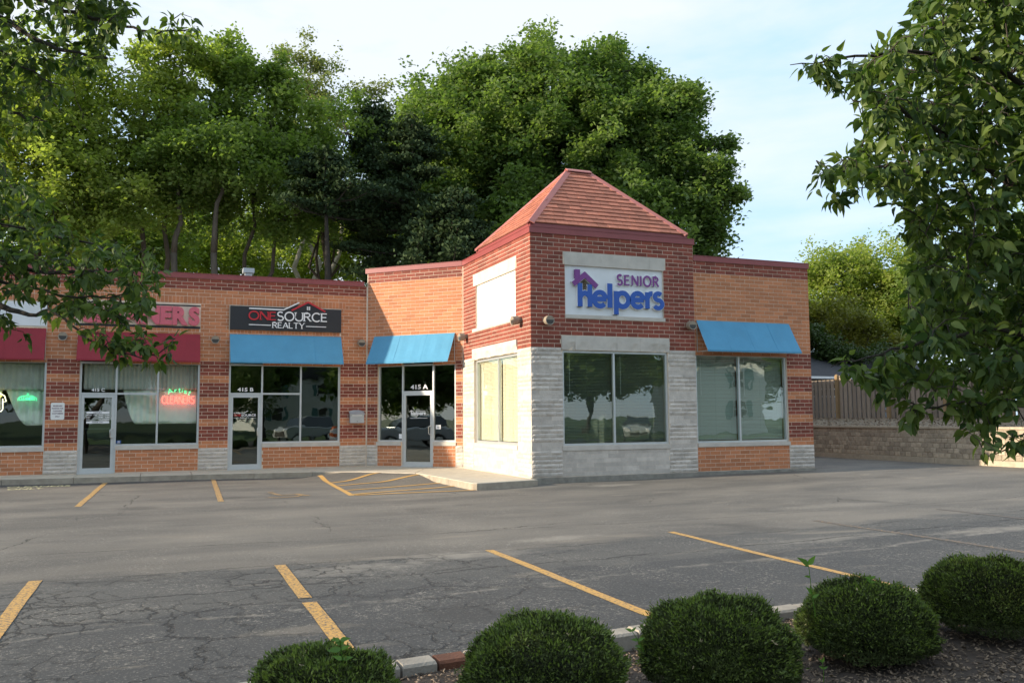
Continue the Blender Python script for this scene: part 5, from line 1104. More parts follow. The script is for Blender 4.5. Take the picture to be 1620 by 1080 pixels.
tree('green tree far right beyond the fence mostly behind near leaves', gb(1540, 66, 1), [B(1500, 480, 66, 4, 4), B(1590, 440, 66, 4.5, 4.5), B(1660, 480, 66, 5, 5)], 12, 34, .60, .30, lf_mid, r=.3, nb=30)
# grey house beyond the fence
m_sid = mat('blue grey siding', (.17, .19, .21), .8, noise=.05); m_roofd = mat('dark shingle roof', (.05, .05, .055), .9, noise=.2); m_wwin = mat('white trim', (.7, .7, .7), .5)
def boxw(o, d, n): return WF(o[0], o[1], d[0], d[1], n[0], n[1])
hp = at(1290, 600, 46); t = empty('house', (hp[0], hp[1], 1.2), 'grey sided house with white window just visible above the fence', 'house'); hw = boxw((hp[0]-2, hp[1]), (1, 0), (0, -1))
mb = MB(); hw.box(mb, 0, 11, -7, 0, .5, 3.4, m_sid); ch(mb, 'wall', t)
for i in range(24): pass
mb = MB(); z = 1.3
while z < 3.4: hw.box(mb, .0, 11, .001, .018, z, z+.10, m_sid); z += .12
ch(mb, 'siding', t, kind='stuff')
mb = MB(); c = [hw.p(-.4, .45, 3.38), hw.p(11.4, .45, 3.38), hw.p(11.4, -7.4, 3.38), hw.p(-.4, -7.4, 3.38)]; mb.add(c+[hw.p(-.4, -3.5, 5.0), hw.p(11.4, -3.5, 5.0)], [(0, 1, 5, 4), (2, 3, 4, 5), (1, 2, 5), (3, 0, 4), (3, 2, 1, 0)], m_roofd); ch(mb, 'roof', t)
mb = MB(); hw.box(mb, -.4, 11.4, .451, .48, 3.30, 3.42, m_wwin); ch(mb, 'fascia', t)
def hwin(wf, a, z, w_, h_, parent, o=.02):
    mb = MB(); 
    for q in ((a, a+.07, z, z+h_), (a+w_-.07, a+w_, z, z+h_), (a+.07, a+w_-.07, z, z+.07), (a+.07, a+w_-.07, z+h_-.07, z+h_), (a+.07, a+w_-.07, z+h_/2-.03, z+h_/2+.03)): wf.box(mb, q[0], q[1], o, o+.06, q[2], q[3], m_wwin)
    f = ch(mb, 'window', parent); mb = MB(); wf.box(mb, a+.07, a+w_-.07, o, o+.02, z+.07, z+h_-.07, m_lens); ch(mb, 'pane', f)
hwin(hw, 2.2, 2.35, 1.1, .85, t); hwin(hw, 1.2, 2.35, .8, .85, t)
t = empty('roof_vent', (-3.6, 4.2, 5.0), 'pale grey vent hood standing on the flat roof above the realty sign', 'roof vent'); q = at(393, 427, 31.2); mb = MB(); mb.box(q[0]-.12, q[0]+.12, q[1]-.12, q[1]+.12, 5.0, q[2]-.12, m_mail); ch(mb, 'duct', t); mb = MB(); mb.box(q[0]-.19, q[0]+.19, q[1]-.19, q[1]+.19, q[2]-.119, q[2]+.04, m_mail); ch(mb, 'hood', t)
# utility pole and cables
pp = at(1397, 560, 75); t = empty('utility_pole', (pp[0], pp[1], 1), 'brown utility pole among the trees right of the building', 'utility pole'); mb = MB(); mb.tube([(pp[0], pp[1], .5), (pp[0], pp[1], at(1397, 470, 75)[2])], .16, 8, m_post); ch(mb, 'pole', t); mb = MB(); q = at(1397, 480, 75); mb.box(q[0]-.9, q[0]+.9, q[1]-.06, q[1]+.06, q[2], q[2]+.12, m_post); ch(mb, 'crossarm', t)
for k_, (y0, y1) in enumerate(((481, 468), (474, 464))):
    mb = MB(); a_, b_ = Vector(at(1180, y0-8, 62)), Vector(at(1640, y1-14, 90)); pts = [a_.lerp(b_, i/16)-Vector((0, 0, 1.2*math.sin(i/16*math.pi))) for i in range(17)]; mb.tube(pts, .022, 5, m_letwhite)
    tag(mb.build('overhead_cable'), ['lower pale overhead cable crossing the trees right of the building', 'upper pale overhead cable crossing the trees right of the building'][k_], 'cable')
# ------------------------------------------------------------------ clipped yew shrubs
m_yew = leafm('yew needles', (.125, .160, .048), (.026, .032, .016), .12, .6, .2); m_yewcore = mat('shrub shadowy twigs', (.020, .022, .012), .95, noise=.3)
m_tip = leafm('fresh yew tips', (.19, .25, .06), (.07, .11, .025), .3)
m_litter = mat('dry straw leaf', (.50, .40, .24), .8, var=.3, faceattr=True)
def shrub(px, pw, top, dep, label, seed, hfac=1.0, n_=46000):
    r_ = np.random.default_rng(seed); c = at(px, top, dep); R_ = pw*.95/F_PX*dep/2; zt = c[2]; zb = bedz(c[0], c[1])-.02; H_ = zt-zb; ctr = np.array([c[0], c[1], zb])
    t = empty('clipped_shrub', tuple(map(float, ctr)), label, 'shrub', 'clipped yew shrubs along the planting bed')
    def surf(k_, inset):
        th = r_.uniform(0, 2*np.pi, k_); ph = np.arccos(r_.uniform(-.35, 1, k_)); q = 2.3+.35*(seed % 4)     # super-ellipsoid: boxy dome
        d = np.stack([np.sin(ph)*np.cos(th), np.sin(ph)*np.sin(th), np.cos(ph)], 1); nn = (np.abs(d[:, 0])**2.2+np.abs(d[:, 1])**2.2)**(q/2.2)+np.abs(d[:, 2])**q; rad = nn**(-1/q)*(1+.05*np.sin(th+seed*1.7)+.03*np.sin(2*th+seed))
        lump = 1+.05*np.sin(d[:, 0]*7+seed)*np.sin(d[:, 1]*8)+.035*np.sin(d[:, 2]*11+th*3)+.03*np.sin(th*11+d[:, 2]*19)*np.sin(th*5-d[:, 2]*13)+.022*np.sin(th*23+d[:, 2]*31+seed)*np.sin(d[:, 0]*29-d[:, 1]*27)
        P = d*(rad*lump*inset)[:, None]; P[:, 2] = P[:, 2]*.58+.42; return P*np.array([R_, R_, H_]), d
    P, d = surf(n_, 1-np.abs(r_.normal(0, .06, n_))); P = P+ctr
    nrm = d*.7+r_.normal(0, .75, (n_, 3)); nrm /= np.linalg.norm(nrm, axis=1)[:, None]; u = nrm; w_ = np.cross(u, r_.normal(0, 1, (n_, 3))); w_ /= np.linalg.norm(w_, axis=1)[:, None]
    s = (r_.uniform(.5, 1.5, n_)*.0115)[:, None]; base = P; V = np.stack([base-w_*s*.15, base+u*s*.5-w_*s*.40, base+u*s*1.1, base+u*s*.5+w_*s*.40], 1)
    w2 = np.cross(u, w_); V2 = np.stack([base-w2*s*.10, base+u*s*.6-w2*s*.28, base+u*s*1.1+w_*s*.3, base+u*s*.5+w2*s*.28], 1); V = np.concatenate([V, V2]).reshape(-1, 3)
    cl = (np.sin(P[:, 0]*13+seed)*np.sin(P[:, 1]*15)*np.sin(P[:, 2]*17)*.5+.5); vv = np.clip(cl*.45+r_.random(n_)*.5, 0, .999); vv = np.concatenate([vv, vv])
    o = bpy.data.objects.new('foliage', np_mesh('foliage', V-ctr, np.arange(len(V)).reshape(-1, 4), m_yew, vv)); COL.objects.link(o); o.parent = t
    k_ = n_//5; P, d = surf(k_, 1+np.abs(r_.normal(0, .02, k_))); keep = P[:, 2] > H_*.35; P = P[keep]+ctr; d = d[keep]; k_ = len(P); u = d+r_.normal(0, .5, (k_, 3)); u[:, 2] += .4; u /= np.linalg.norm(u, axis=1)[:, None]; w_ = np.cross(u, r_.normal(0, 1, (k_, 3))); w_ /= np.linalg.norm(w_, axis=1)[:, None]; s = (r_.uniform(.4, 1.6, k_)*.013)[:, None]
    V = np.stack([P-w_*s*.1, P+u*s*.6-w_*s*.24, P+u*s*1.4, P+u*s*.6+w_*s*.24], 1).reshape(-1, 3); o = bpy.data.objects.new('new_growth', np_mesh('new_growth', V-ctr, np.arange(len(V)).reshape(-1, 4), m_tip, r_.random(k_))); COL.objects.link(o); o.parent = t
    k_ = 46; P, d = surf(k_, 1.0+0*r_.random(k_)); keep = P[:, 2] > H_*.30; P = P[keep]+ctr; d = d[keep]; mb = MB(); LV = []; LC = []
    for p_, dd in zip(P, d):
        u = Vector(dd+r_.normal(0, .35, 3)); u.z += .5; u.normalize(); ln = float(r_.uniform(.025, .07)); a_ = Vector(p_)-u*.03; e_ = Vector(p_)+u*ln; mb.tube([a_, e_], [.0016, .0008], 4, m_barkd)
        for f_ in np.arange(.3, 1.01, .10):
            c_ = a_.lerp(e_, float(f_)); w_ = u.cross(Vector(r_.normal(0, 1, 3))).normalized()*.013; g_ = w_.cross(u).normalized()*.0025; LV += [c_-g_, c_+w_*.6+u*.003-g_, c_+w_*1.1+u*.006, c_+w_*.6+u*.003+g_]
    ch(mb, 'stray_shoots', t, kind='stuff'); LV = np.array([tuple(v) for v in LV]); o = bpy.data.objects.new('shoot_needles', np_mesh('shoot_needles', LV-ctr, np.arange(len(LV)).reshape(-1, 4), m_tip, r_.random(len(LV)//4))); COL.objects.link(o); o.parent = t; o['kind'] = 'stuff'
    k_ = 26; P, d = surf(k_, 1.0+0*r_.random(k_)); keep = P[:, 2] > H_*.45; P = P[keep]+ctr; k_ = len(P); u = r_.normal(0, 1, (k_, 3))*.010; w_ = r_.normal(0, 1, (k_, 3))*.005
    V = np.stack([P-u, P+w_, P+u, P-w_+.002], 1).reshape(-1, 3); o = bpy.data.objects.new('fallen_petals', np_mesh('fallen_petals', V-ctr, np.arange(len(V)).reshape(-1, 4), m_litter, r_.random(k_))); COL.objects.link(o); o.parent = t; o['kind'] = 'stuff'
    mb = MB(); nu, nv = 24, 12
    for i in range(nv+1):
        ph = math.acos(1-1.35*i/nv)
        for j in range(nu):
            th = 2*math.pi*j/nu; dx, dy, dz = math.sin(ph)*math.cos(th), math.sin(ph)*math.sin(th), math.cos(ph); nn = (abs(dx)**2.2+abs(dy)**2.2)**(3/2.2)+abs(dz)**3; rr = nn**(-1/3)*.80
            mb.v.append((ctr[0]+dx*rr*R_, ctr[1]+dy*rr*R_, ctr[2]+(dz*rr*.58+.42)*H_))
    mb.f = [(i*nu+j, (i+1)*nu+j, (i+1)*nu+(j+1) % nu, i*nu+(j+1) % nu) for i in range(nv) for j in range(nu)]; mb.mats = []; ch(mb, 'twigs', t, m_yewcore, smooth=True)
    return ctr, R_, H_
shrub(522, 235, 1035, 4.0, 'lowest clipped yew cut by the bottom edge, with a weed sprig on top', 3)
shrub(855, 262, 982, 4.35, 'clipped yew at bottom centre, second from the left', 5)
shrub(1131, 238, 950, 4.85, 'clipped yew third from the left with one rusty spot', 8)
shrub(1364, 212, 924, 5.5, 'clipped yew with tall two leaved weed at its left shoulder', 12)
shrub(1560, 192, 886, 6.0, 'clipped yew at the bottom right edge of the picture', 17)
# ------------------------------------------------------------------ near trees with big leaves, weeds
lf_near = leafm('glossy pear leaves', (.15, .205, .050), (.035, .075, .022), .38, .5, .3); lf_nearo = leafm('glossy pear leaf', (.15, .205, .050), (.035, .075, .022), .38, .5, .3, objvar=True); lf_weed = leafm('weed leaf', (.14, .27, .04), (.09, .19, .03), .4, .4, .4, objvar=True)
LEAF = np.array([(0, 0, 0), (-.23, .14, .05), (-.31, .36, .07), (-.20, .68, .05), (0, 1.10, -.05), (.20, .68, .05), (.31, .36, .07), (.23, .14, .05), (0, .35, -.015), (0, .70, -.02)])
LF = [(0, 8, 2, 1), (8, 9, 3, 2), (9, 4, 4, 3), (0, 7, 6, 8), (8, 6, 5, 9), (9, 5, 4, 4)]
LTRI = np.array([(0, 8, 1), (8, 2, 1), (8, 9, 2), (9, 3, 2), (9, 4, 3), (0, 7, 8), (8, 7, 6), (8, 6, 9), (9, 6, 5), (9, 5, 4)])
def leaf_mats(P, D, Nn, S_):
    """per leaf frames"""
    D = D/np.linalg.norm(D, axis=1)[:, None]; X_ = np.cross(D, Nn); X_ /= np.linalg.norm(X_, axis=1)[:, None]; Z_ = np.cross(X_, D)
    return X_, D, Z_
def near_tree(label, base, group_branches, regions, leafsize, nfirst=300, trunk=None, name='tree'):
    t = empty(name, base, label, 'tree'); tw = MB(); br = MB(); P = []; D = []; pts_all = []
    for pl, r0, r1 in group_branches:
        q = [tuple(at(*p)) if len(p) == 3 and p[2] > 0 and abs(p[0]) > 30 or len(p) == 3 and p[2] < 30 and p[0] != 'w' else p[1:] for p in pl]
        # smooth
        Q = []; 
        for a_, b_ in zip(q[:-1], q[1:]):
            for s in range(4): f_ = s/4; Q.append(tuple(Vector(a_).lerp(Vector(b_), f_)+Vector((random.gauss(0, 1), random.gauss(0, 1), random.gauss(0, 1)))*.008))
        Q.append(q[-1]); br.tube(Q, r0, 7, m_barkd, r1=r1); pts_all += [Vector(v) for v in Q]
    kn = len(pts_all); NP = np.zeros((kn+20000, 3)); NP[:kn] = np.array([tuple(v) for v in pts_all])
    for (polyp, d0, d1, n_, lpt) in regions:
        xs_ = [p[0] for p in polyp]; ys_ = [p[1] for p in polyp]; k_ = 0; tries = 0
        while k_ < n_ and tries < n_*40:
            tries += 1; x_ = random.uniform(min(xs_), max(xs_)); y_ = random.uniform(min(ys_), max(ys_)); ins = False
            for (x1, y1), (x2, y2) in zip(polyp, polyp[1:]+polyp[:1]):
                if (y1 > y_) != (y2 > y_) and x_ < (x2-x1)*(y_-y1)/(y2-y1)+x1: ins = not ins
            if not ins: continue
            k_ += 1; e = Vector(at(x_, y_, random.uniform(d0, d1))); dd = np.linalg.norm(NP[:kn]-np.array(e), axis=1); b_ = Vector(NP[dd.argmin()]); dv = e-b_; L_ = dv.length
            m_ = b_.lerp(e, .5)+Vector((random.gauss(0, .05), random.gauss(0, .05), .08))*min(1, L_*2); tw.tube([b_, m_, e], [.0028+.004*L_, .0022+.002*L_, .0014], 4, m_barkd)
            NP[kn:kn+2] = (tuple(m_), tuple(e)); kn += 2
            for j in range(lpt):
                s = random.uniform(.25, 1.05); p_ = b_.lerp(m_, s*2) if s < .5 else m_.lerp(e, (s-.5)*2); dirv = dv.normalized()*random.uniform(.1, .9)+Vector((random.gauss(0, .55), random.gauss(0, .55), random.gauss(-.55, .45))); st = dirv.normalized()*random.uniform(.012, .035); P.append(p_+st); D.append(dirv)
    P = np.array([tuple(p) for p in P]); D = np.array([tuple(p) for p in D]); n_ = len(P); Nn = rng.normal(0, .7, (n_, 3)); Nn[:, 2] += .9; X_, Y_, Z_ = leaf_mats(P, D, Nn, None); S_ = leafsize*rng.uniform(.6, 1.2, n_)
    fold = rng.uniform(.2, 2.2, n_)
    dep = (P-CAM)@CF; px = (P-CAM)@CR/dep; py = (P-CAM)@CU/dep; vis = (np.abs(px) < .585) & (np.abs(py) < .39) & (dep > .5); score = np.where(vis, S_/dep, 0); order = np.argsort(-score); first = order[:nfirst]; rest_ = order[nfirst:]
    curl = rng.uniform(-.45, .12, n_)
    Lv = LEAF[None]*S_[:, None, None]; Lz = Lv[..., 2]*fold[:, None]+curl[:, None]*(LEAF[None, :, 1]**2)*S_[:, None]
    V = P[:, None, :]+Lv[..., 0:1]*X_[:, None, :]+Lv[..., 1:2]*Y_[:, None, :]+Lz[..., None]*Z_[:, None, :]
    k_ = len(rest_); Fq = (np.arange(k_)[:, None, None]*10+LTRI[None]).reshape(-1, 3); vv = np.repeat(rng.random(k_), 10)
    o = bpy.data.objects.new('leaf', np_mesh('leaf', V[rest_].reshape(-1, 3)-np.array(base), Fq, lf_near, vv)); COL.objects.link(o); o.parent = t; o['kind'] = 'stuff'
    shared = []
    for q in range(6):
        Lq = LEAF.copy(); Lq[:, 2] = Lq[:, 2]*(.3+.35*q)+(-.2+.04*q)*Lq[:, 1]**2; shared.append(np_mesh('leaf', Lq, LTRI, lf_nearo))
    for i in first:
        o = bpy.data.objects.new('leaf', shared[int(rng.integers(6))]); COL.objects.link(o); o.parent = t; s = float(S_[i]); p_ = P[i]-np.array(base)
        o.matrix_local = Matrix(((X_[i][0]*s, Y_[i][0]*s, Z_[i][0]*s, p_[0]), (X_[i][1]*s, Y_[i][1]*s, Z_[i][1]*s, p_[1]), (X_[i][2]*s, Y_[i][2]*s, Z_[i][2]*s, p_[2]), (0, 0, 0, 1)))
    ch(tw, 'twigs', t); ch(br, 'branch', t, smooth=True)
    if trunk: mb = MB(); mb.tube(trunk, [.13, .11, .09, .06][:len(trunk)], 10, m_barkd); ch(mb, 'trunk', t, smooth=True)
    return t
# left tree
LB_ = at(-330, 560, 5.2)
base = (-9.0, -21.2, -.1)
near_tree('near tree with dark branches and heart shaped leaves hanging in from the left', base,
    [([(-400, 300, 5.4), (-150, 420, 5.3), (0, 487, 5.2), (38, 497, 5.1), (75, 490, 5.05)], .030, .008), ([(75, 488, 5.05), (110, 512, 5.0), (140, 540, 5.0), (180, 556, 4.95), (225, 568, 4.9), (272, 545, 4.9)], .008, .003),
     ([(-300, 300, 5.6), (-60, 400, 5.5), (60, 430, 5.4), (150, 430, 5.3), (240, 425, 5.2)], .022, .004), ([(-100, 410, 5.4), (20, 450, 5.3), (120, 470, 5.2), (215, 465, 5.1)], .014, .003),
     ([(-350, -150, 5.6), (-100, -40, 5.4), (0, 25, 5.3), (55, 62, 5.2), (110, 84, 5.1), (170, 92, 5.1)], .022, .006), ([(-100, -60, 5.3), (60, 0, 5.2), (150, 30, 5.1), (200, 40, 5.05), (245, 50, 5.0), (308, 46, 5.0)], .016, .003),
     ([(-200, 120, 5.5), (0, 172, 5.4), (40, 186, 5.3), (75, 192, 5.2)], .013, .004), ([(-150, 330, 5.6), (30, 360, 5.4), (110, 380, 5.3), (190, 390, 5.2)], .012, .004), ([(-60, 30, 5.2), (40, 110, 5.3), (100, 135, 5.2)], .008, .003)],
    [([(-260, -160), (190, -160), (200, 20), (165, 60), (185, 95), (120, 118), (60, 105), (0, 130), (-260, 140)], 4.9, 5.7, 680, 8), ([(195, 30), (240, 38), (310, 22), (316, 60), (260, 70), (200, 52)], 4.95, 5.1, 11, 6), ([(140, -20), (205, -20), (205, 30), (170, 60)], 4.9, 5.3, 22, 7),
     ([(-200, 100), (60, 110), (110, 150), (90, 190), (20, 230), (10, 270), (-200, 270)], 5.1, 5.6, 120, 7), ([(-260, 230), (0, 262), (60, 300), (100, 345), (180, 372), (245, 392), (262, 430), (240, 480), (190, 500), (120, 495), (60, 470), (0, 470), (-260, 500)], 4.9, 5.8, 600, 8),
     ([(40, 480), (120, 490), (240, 470), (232, 545), (160, 560), (90, 520)], 4.85, 5.2, 40, 6), ([(150, 535), (280, 535), (282, 560), (225, 585), (160, 570)], 4.85, 5.0, 16, 7), ([(-100, 470), (60, 470), (60, 540), (-100, 560)], 5.0, 5.4, 14, 6)],
    .058, trunk=[(-9.0, -21.2, -.3), (-8.95, -21.1, 1.4), tuple(at(-300, 300, 5.6)), tuple(at(-340, -150, 5.6))])
# right tree
base = (-.3, -23.6, -.1)
R1 = [(1470, -60), (1440, 30), (1395, 75), (1350, 95), (1345, 130), (1375, 165), (1345, 180), (1385, 205), (1335, 240), (1300, 270), (1345, 300), (1400, 300), (1432, 330), (1450, 380), (1440, 430), (1425, 470), (1445, 530), (1395, 560), (1390, 595), (1425, 615), (1500, 625), (1560, 650), (1640, 630), (1900, 620), (1900, -200), (1470, -200)]
near_tree('near tree filling the right side with large dark drooping leaves', base,
    [([(1900, 500, 5.0), (1750, 420, 4.8), (1600, 300, 4.6), (1500, 220, 4.5), (1420, 170, 4.4), (1350, 160, 4.4)], .030, .004), ([(1750, 400, 4.8), (1650, 150, 4.6), (1540, 90, 4.5), (1430, 80, 4.4), (1330, 92, 4.35), (1250, 103, 4.3)], .020, .002),
     ([(1800, 450, 4.9), (1680, 330, 4.7), (1560, 270, 4.6), (1470, 272, 4.5), (1380, 265, 4.4), (1305, 275, 4.35)], .018, .003), ([(1800, 520, 4.9), (1700, 420, 4.7), (1600, 380, 4.6), (1520, 370, 4.5), (1450, 360, 4.4)], .016, .003),
     ([(1850, 640, 4.7), (1700, 560, 4.5), (1580, 520, 4.4), (1470, 540, 4.3), (1390, 560, 4.2), (1315, 580, 4.15)], .018, .002), ([(1850, 700, 4.5), (1700, 650, 4.4), (1600, 640, 4.3), (1500, 640, 4.2), (1440, 650, 4.15)], .012, .003), ([(1750, 600, 4.2), (1640, 670, 4.1), (1590, 705, 4.05), (1558, 735, 4.0)], .007, .002), ([(1700, 60, 4.8), (1600, -60, 4.6), (1500, -90, 4.6)], .015, .005)],
    [(R1, 4.0, 5.7, 3000, 9), ([(1245, 92), (1300, 82), (1350, 95), (1350, 120), (1330, 150), (1290, 128), (1250, 108)], 4.25, 4.4, 16, 6), ([(1290, 270), (1350, 245), (1400, 290), (1350, 310), (1290, 322)], 4.3, 4.45, 14, 5),
     ([(1310, 570), (1400, 545), (1440, 600), (1390, 605), (1330, 592)], 4.1, 4.35, 16, 6), ([(1380, 600), (1470, 640), (1440, 675), (1400, 640)], 4.1, 4.3, 12, 6), ([(1490, 630), (1590, 630), (1570, 700), (1545, 705), (1510, 665)], 4.0, 4.3, 17, 6), ([(1565, 715), (1590, 690), (1630, 668), (1640, 690), (1600, 712)], 3.9, 4.1, 8, 4), ([(1400, 320), (1455, 330), (1450, 400), (1420, 380)], 4.3, 4.5, 8, 5)],
    .061, trunk=[(-.3, -23.6, -.3), (-.35, -23.5, 1.2), tuple(at(1850, 480, 5.0)), tuple(at(1750, 60, 4.9))])
# weeds
def weed(label, pts, lv, size):
    q = [Vector(at(*p)) for p in pts]; t = empty('weed', tuple(q[0]), label, 'weed'); mb = MB(); mb.tube(q, .0028, 5, lf_weed, r1=.0016); ch(mb, 'stem', t)
    for (k_, ang, s, el) in lv:
        f_ = k_*(len(q)-1); i = min(int(f_), len(q)-2); p_ = q[i].lerp(q[i+1], f_-i); d = Vector(CR)*math.cos(ang)*math.cos(el)+Vector((0, 0, 1))*math.sin(el)-Vector(CF)*.25*math.sin(ang*3); d.normalize(); n_ = (Vector((0, 0, 1))*.6-Vector(CF)*.8+Vector(CR)*random.gauss(0, .2)); X_ = d.cross(n_).normalized(); Z_ = X_.cross(d); sz = size*s
        Lq = LEAF.copy(); Lq[:, 0] *= .8; me = np_mesh('leaf', Lq, LTRI, lf_weed); o = bpy.data.objects.new('leaf', me); COL.objects.link(o); o.parent = t; pp_ = p_-Vector(t.location)
        o.matrix_local = Matrix(((X_.x*sz, d.x*sz, Z_.x*sz, pp_.x), (X_.y*sz, d.y*sz, Z_.y*sz, pp_.y), (X_.z*sz, d.z*sz, Z_.z*sz, pp_.z), (0, 0, 0, 1)))
PI = math.pi
weed('upright weed with two large leaves at its tip beside the fourth yew', [(1290, 975, 5.1), (1284, 935, 5.1), (1280, 900, 5.1), (1279, 893, 5.1)], [(1, PI, 1, .6), (1, 0, .9, .9), (.55, PI, .45, .2), (.25, 0, .6, .5), (.3, PI, .7, .9), (.9, PI, .35, .1)], .072)
weed('leafy green weed growing through the lowest yew', [(545, 1060, 3.9), (540, 1030, 3.9), (538, 1012, 3.9)], [(1, 0, 1, .2), (1, PI, .9, .1), (.6, 0, .9, .4), (.6, PI, 1.3, -.1), (.3, 0, 1, .2), (.3, PI, 1, .3), (.8, PI, 1, .8), (.8, 0, .8, .9), (.1, 0, 1, 0)], .045)
weed('small pale weed between the second and third yews', [(1018, 1030, 4.6), (1010, 1012, 4.6), (1000, 998, 4.6)], [(1, PI, 1, .4), (1, 0, .8, .8), (.5, PI, 1, .1), (.5, 0, .9, .4), (.2, PI, .9, .2)], .038)
weed('tiny bright weed on top of the fourth yew', [(1376, 935, 5.4), (1377, 922, 5.4), (1377, 915, 5.4)], [(1, 0, 1, .5), (1, PI, 1, .3), (.6, 0, .9, .1), (.6, PI, .9, .7)], .036)
weed('wispy weed at the foot of the fourth yew', [(1303, 1078, 4.8), (1303, 1060, 4.8), (1301, 1047, 4.8)], [(1, 0, 1, 1.2), (1, PI, 1, .8), (.6, 0, .9, .5), (.6, PI, .9, .6)], .03)
# ------------------------------------------------------------------ across the road behind the camera (seen only in the glass)
mb = MB(); mb.add([(-90, -41, -.18), (90, -41, -.18), (90, -37, -.18), (-90, -37, -.18)], [(0, 1, 2, 3)], m_asphalt); tag(mb.build('road'), kind='structure')
mb = MB(); mb.add([(-90, -37, -.2), (90, -37, -.2), (90, -30.4, -.16), (-90, -30.4, -.16)], [(0, 1, 2, 3)], m_grass); tag(mb.build('verge'), kind='structure')
mb = MB(); mb.add([(-90, -140, 1.2), (90, -140, 1.2), (90, -44, .0), (-90, -44, .0), (90, -41, -.17), (-90, -41, -.17)], [(0, 1, 2, 3), (3, 2, 4, 5)], m_grass); tag(mb.build('far_lawn'), kind='structure')
for i, (x_, y_, h_, r_, lb) in enumerate(((-26, -52, 10, 5.5, 'leafy street tree across the road, far left of the row'), (-13, -50, 9, 5, 'leafy street tree across the road facing the cleaners'), (0, -54, 11, 5.5, 'leafy street tree across the road facing the middle shop'), (13, -52, 10, 5, 'leafy street tree across the road facing the corner tower'), (24, -47, 9, 4.6, 'leafy street tree across the road left of the white house'), (53, -66, 12, 5, 'tall street tree across the road behind the white house'), (62, -60, 12, 6, 'leafy street tree across the road right of the white house'), (-40, -55, 12, 6, 'leafy street tree across the road at the far end'))):
    tree(lb, (x_, y_, .1), [(x_, y_, h_*.62, r_, r_, h_*.34), (x_-2.4, y_+1.5, h_*.5, r_*.6, r_*.6, h_*.2), (x_+2.6, y_+1, h_*.55, r_*.6, r_*.6, h_*.2)], 9, 22, .7, .46, lf_mid, bm=m_barkd, r=.3, nb=12, group=None)
m_wsid = mat('white siding', (.72, .72, .70), .7); m_shut = mat('teal shutter', (.10, .22, .22), .6)
def white_house(x_, y_, rot, label):
    c_, s_ = math.cos(rot), math.sin(rot); t = empty('house', (x_, y_, .2), label, 'house')
    for k_, (ox, oy, dx, dy, nx, ny, L_) in enumerate(((0, 0, c_, s_, s_, -c_, 8), (0, 0, -s_, c_, -c_, -s_, 10))): pass
    P = lambda a_, b_, z_: (x_+a_*c_-b_*s_, y_+a_*s_+b_*c_, z_)
    mb = MB(); mb.hexa([P(0, 0, -.3), P(9, 0, -.3), P(9, 11, -.3), P(0, 11, -.3), P(0, 0, 5.6), P(9, 0, 5.6), P(9, 11, 5.6), P(0, 11, 5.6)], m_wsid); ch(mb, 'wall', t)
    mb = MB(); mb.add([P(-.4, -.4, 5.62), P(9.4, -.4, 5.62), P(9.4, 11.4, 5.62), P(-.4, 11.4, 5.62), P(4.5, -.4, 8.4), P(4.5, 11.4, 8.4)], [(0, 4, 5, 3), (1, 2, 5, 4), (0, 1, 4), (2, 3, 5), (3, 2, 1, 0)], m_roofd); ch(mb, 'roof', t)
    faces = (WF(P(0, 11, 0)[0], P(0, 11, 0)[1], s_, -c_, -c_, -s_), WF(P(9, 11, 0)[0], P(9, 11, 0)[1], -c_, -s_, -s_, c_))
    for wf, L_ in zip(faces, (11, 9)):
        mb = MB(); z = 0
        while z < 5.55: wf.box(mb, 0.01, L_-.01, .001, .022, z, z+.13, m_wsid); z += .15
        ch(mb, 'siding', t, kind='stuff')
        for a_ in (1.6, L_-2.8):
            for z in (1.2, 3.7):
                hwin(wf, a_, z, 1.0, 1.4, t, .03)
                for sh in (a_-.5, a_+1.05): mb = MB(); wf.box(mb, sh, sh+.44, .03, .06, z, z+1.4, m_shut); ch(mb, 'shutter', t)
white_house(38.5, -60, math.radians(35), 'white sided two storey house with teal shutters across the road'); white_house(1.5, -74, math.radians(-8), 'white sided house set back behind the street trees')
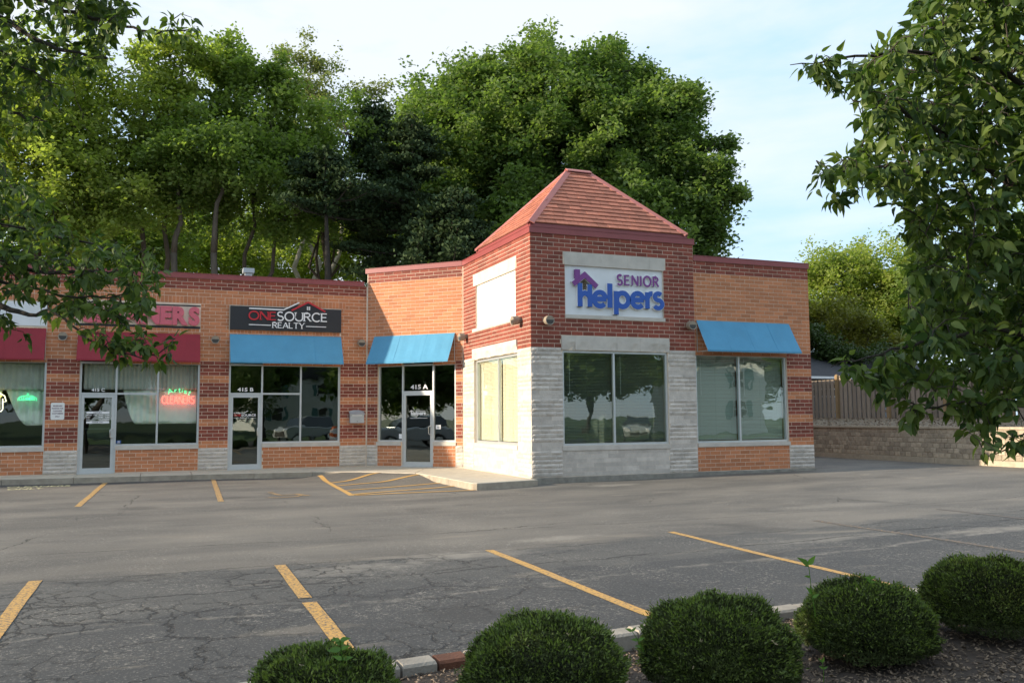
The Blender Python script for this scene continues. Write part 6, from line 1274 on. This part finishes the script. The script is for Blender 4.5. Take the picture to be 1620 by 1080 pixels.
def car(label, x_, y_, rot, col, name='parked_car'):
    m_c = mat('paint '+name+str(col), col, .25, metal=.3, spec=.8); m_g = mat('car glass', (.02, .025, .03), .08, spec=.9); m_t = mat('tyre rubber', (.02, .02, .02), .8); c_, s_ = math.cos(rot), math.sin(rot); t = empty(name, (x_, y_, -.16), label, 'car')
    def P(a_, b_, z_): return (x_+a_*c_-b_*s_, y_+a_*s_+b_*c_, z_-.16)
    prof = [(-2.25, .35), (-2.3, .75), (-2.2, 1.0), (-1.3, 1.08), (1.0, 1.08), (2.1, .98), (2.28, .75), (2.25, .35)]; roof = [(-2.05, 1.05), (-1.75, 1.62), (.35, 1.66), (1.15, 1.07)]
    def loft(pf, hw0, hw1, m, nm, lift=0):
        n_ = len(pf); mb = MB(); mb.add([P(a_, -(hw0 if i in (0, n_-1) else hw1), z_) for i, (a_, z_) in enumerate(pf)]+[P(a_, (hw0 if i in (0, n_-1) else hw1), z_) for i, (a_, z_) in enumerate(pf)], [tuple(range(n_)), tuple(reversed(range(n_, 2*n_)))]+[(i, n_+i, n_+(i+1) % n_, (i+1) % n_) for i in range(n_)], m); o = ch(mb, nm, t); bv = o.modifiers.new('bevel', 'BEVEL'); bv.width = .07; bv.segments = 3; return o
    loft(prof, .82, .90, m_c, 'body'); loft(roof, .80, .66, m_g, 'cabin')
    loft([(-1.7, 1.60), (-1.6, 1.70), (.25, 1.72), (.4, 1.64)], .66, .64, m_c, 'roof_panel')
    for a_ in (-1.4, 1.4):
        for b_ in (-.82, .82):
            mb = MB(); mb.tube([P(a_, b_-.1, .33), P(a_, b_+.1, .33)], .33, 20, m_t); w_ = ch(mb, 'wheel', t); mb = MB(); mb.tube([P(a_, b_-.11, .33), P(a_, b_+.11, .33)], .20, 14, m_steel); ch(mb, 'rim', w_)
    for b_ in (-.62, .62): mb = MB(); q = P(2.24, b_, .78); mb.tube([P(2.15, b_, .80), P(2.31, b_, .78)], [.16, .12], 10, m_letwhite); ch(mb, 'headlight', t)
    mb = MB(); mb.hexa([P(2.2, -.5, .45), P(2.31, -.5, .45), P(2.31, .5, .45), P(2.2, .5, .45), P(2.2, -.5, .62), P(2.31, -.5, .62), P(2.31, .5, .62), P(2.2, .5, .62)], m_lens); ch(mb, 'grille', t)
car('silver estate car parked on the road across from the shops', 4.2, -38.6, math.radians(150), (.45, .47, .48)); car('black car parked on the road opposite the cleaners', -11.2, -38.4, math.radians(95), (.012, .012, .014)); car('dark blue car parked on the road opposite the tower', 15, -38.7, math.radians(170), (.03, .05, .09))
car('pale grey pickup style car parked on the road opposite the right wing', 23.5, -38.8, math.radians(120), (.5, .52, .5))
t = empty('traffic_barrel', (3.3, -22.4, .02), 'orange and white striped traffic barrel standing in the planting bed', 'traffic barrel'); m_or = mat('orange plastic', (.75, .14, .02), .5)
bx_, by_ = 3.3, -22.4
mb = MB(); mb.tube([(bx_, by_, -.1), (bx_, by_, .03)], [.34, .33], 20, m_lens); ch(mb, 'base', t)
for k_ in range(5): mb = MB(); z = .031+k_*.2; mb.tube([(bx_, by_, z), (bx_, by_, z+.199)], [.29-.015*k_, .28-.015*k_], 20, m_or if k_ % 2 == 0 else m_letwhite); ch(mb, 'stripe', t)
for (x_, y_, h_, r_, lb) in ((-52, -8, 9.5, 4.5, 'dark leafy tree at the far left end of the lot nearest the shops'), (-57, -17, 10, 5, 'dark leafy tree at the far left end of the lot, second from the shops'), (-51, -27, 9.5, 5, 'dark leafy tree at the far left end of the lot nearest the road')):
    tree(lb, (x_, y_, -.1), [(x_, y_, h_*.58, r_, r_, h_*.38), (x_+1, y_-2.6, h_*.5, r_*.7, r_*.7, h_*.25), (x_-1, y_+2.8, h_*.5, r_*.7, r_*.7, h_*.25)], 10, 22, .7, .46, lf_maple, bm=m_barkd, r=.3, nb=12)
car('silver car parked beyond the left edge of the picture near the shops', -21.5, -7.2, math.radians(88), (.5, .52, .54))
# off to the left: shade trees beyond the frame on the island and by the road
for (x_, y_, z_, r_, lb) in ((-19, -22.3, 4.6, 2.8, 'second pear tree of the island beyond the left edge'),):
    tree(lb, (x_, y_, -.1), [(x_, y_, z_, r_, r_, r_*.8)], 22, 26, .45, .26, lf_mid, bm=m_barkd, r=.16, nb=12)
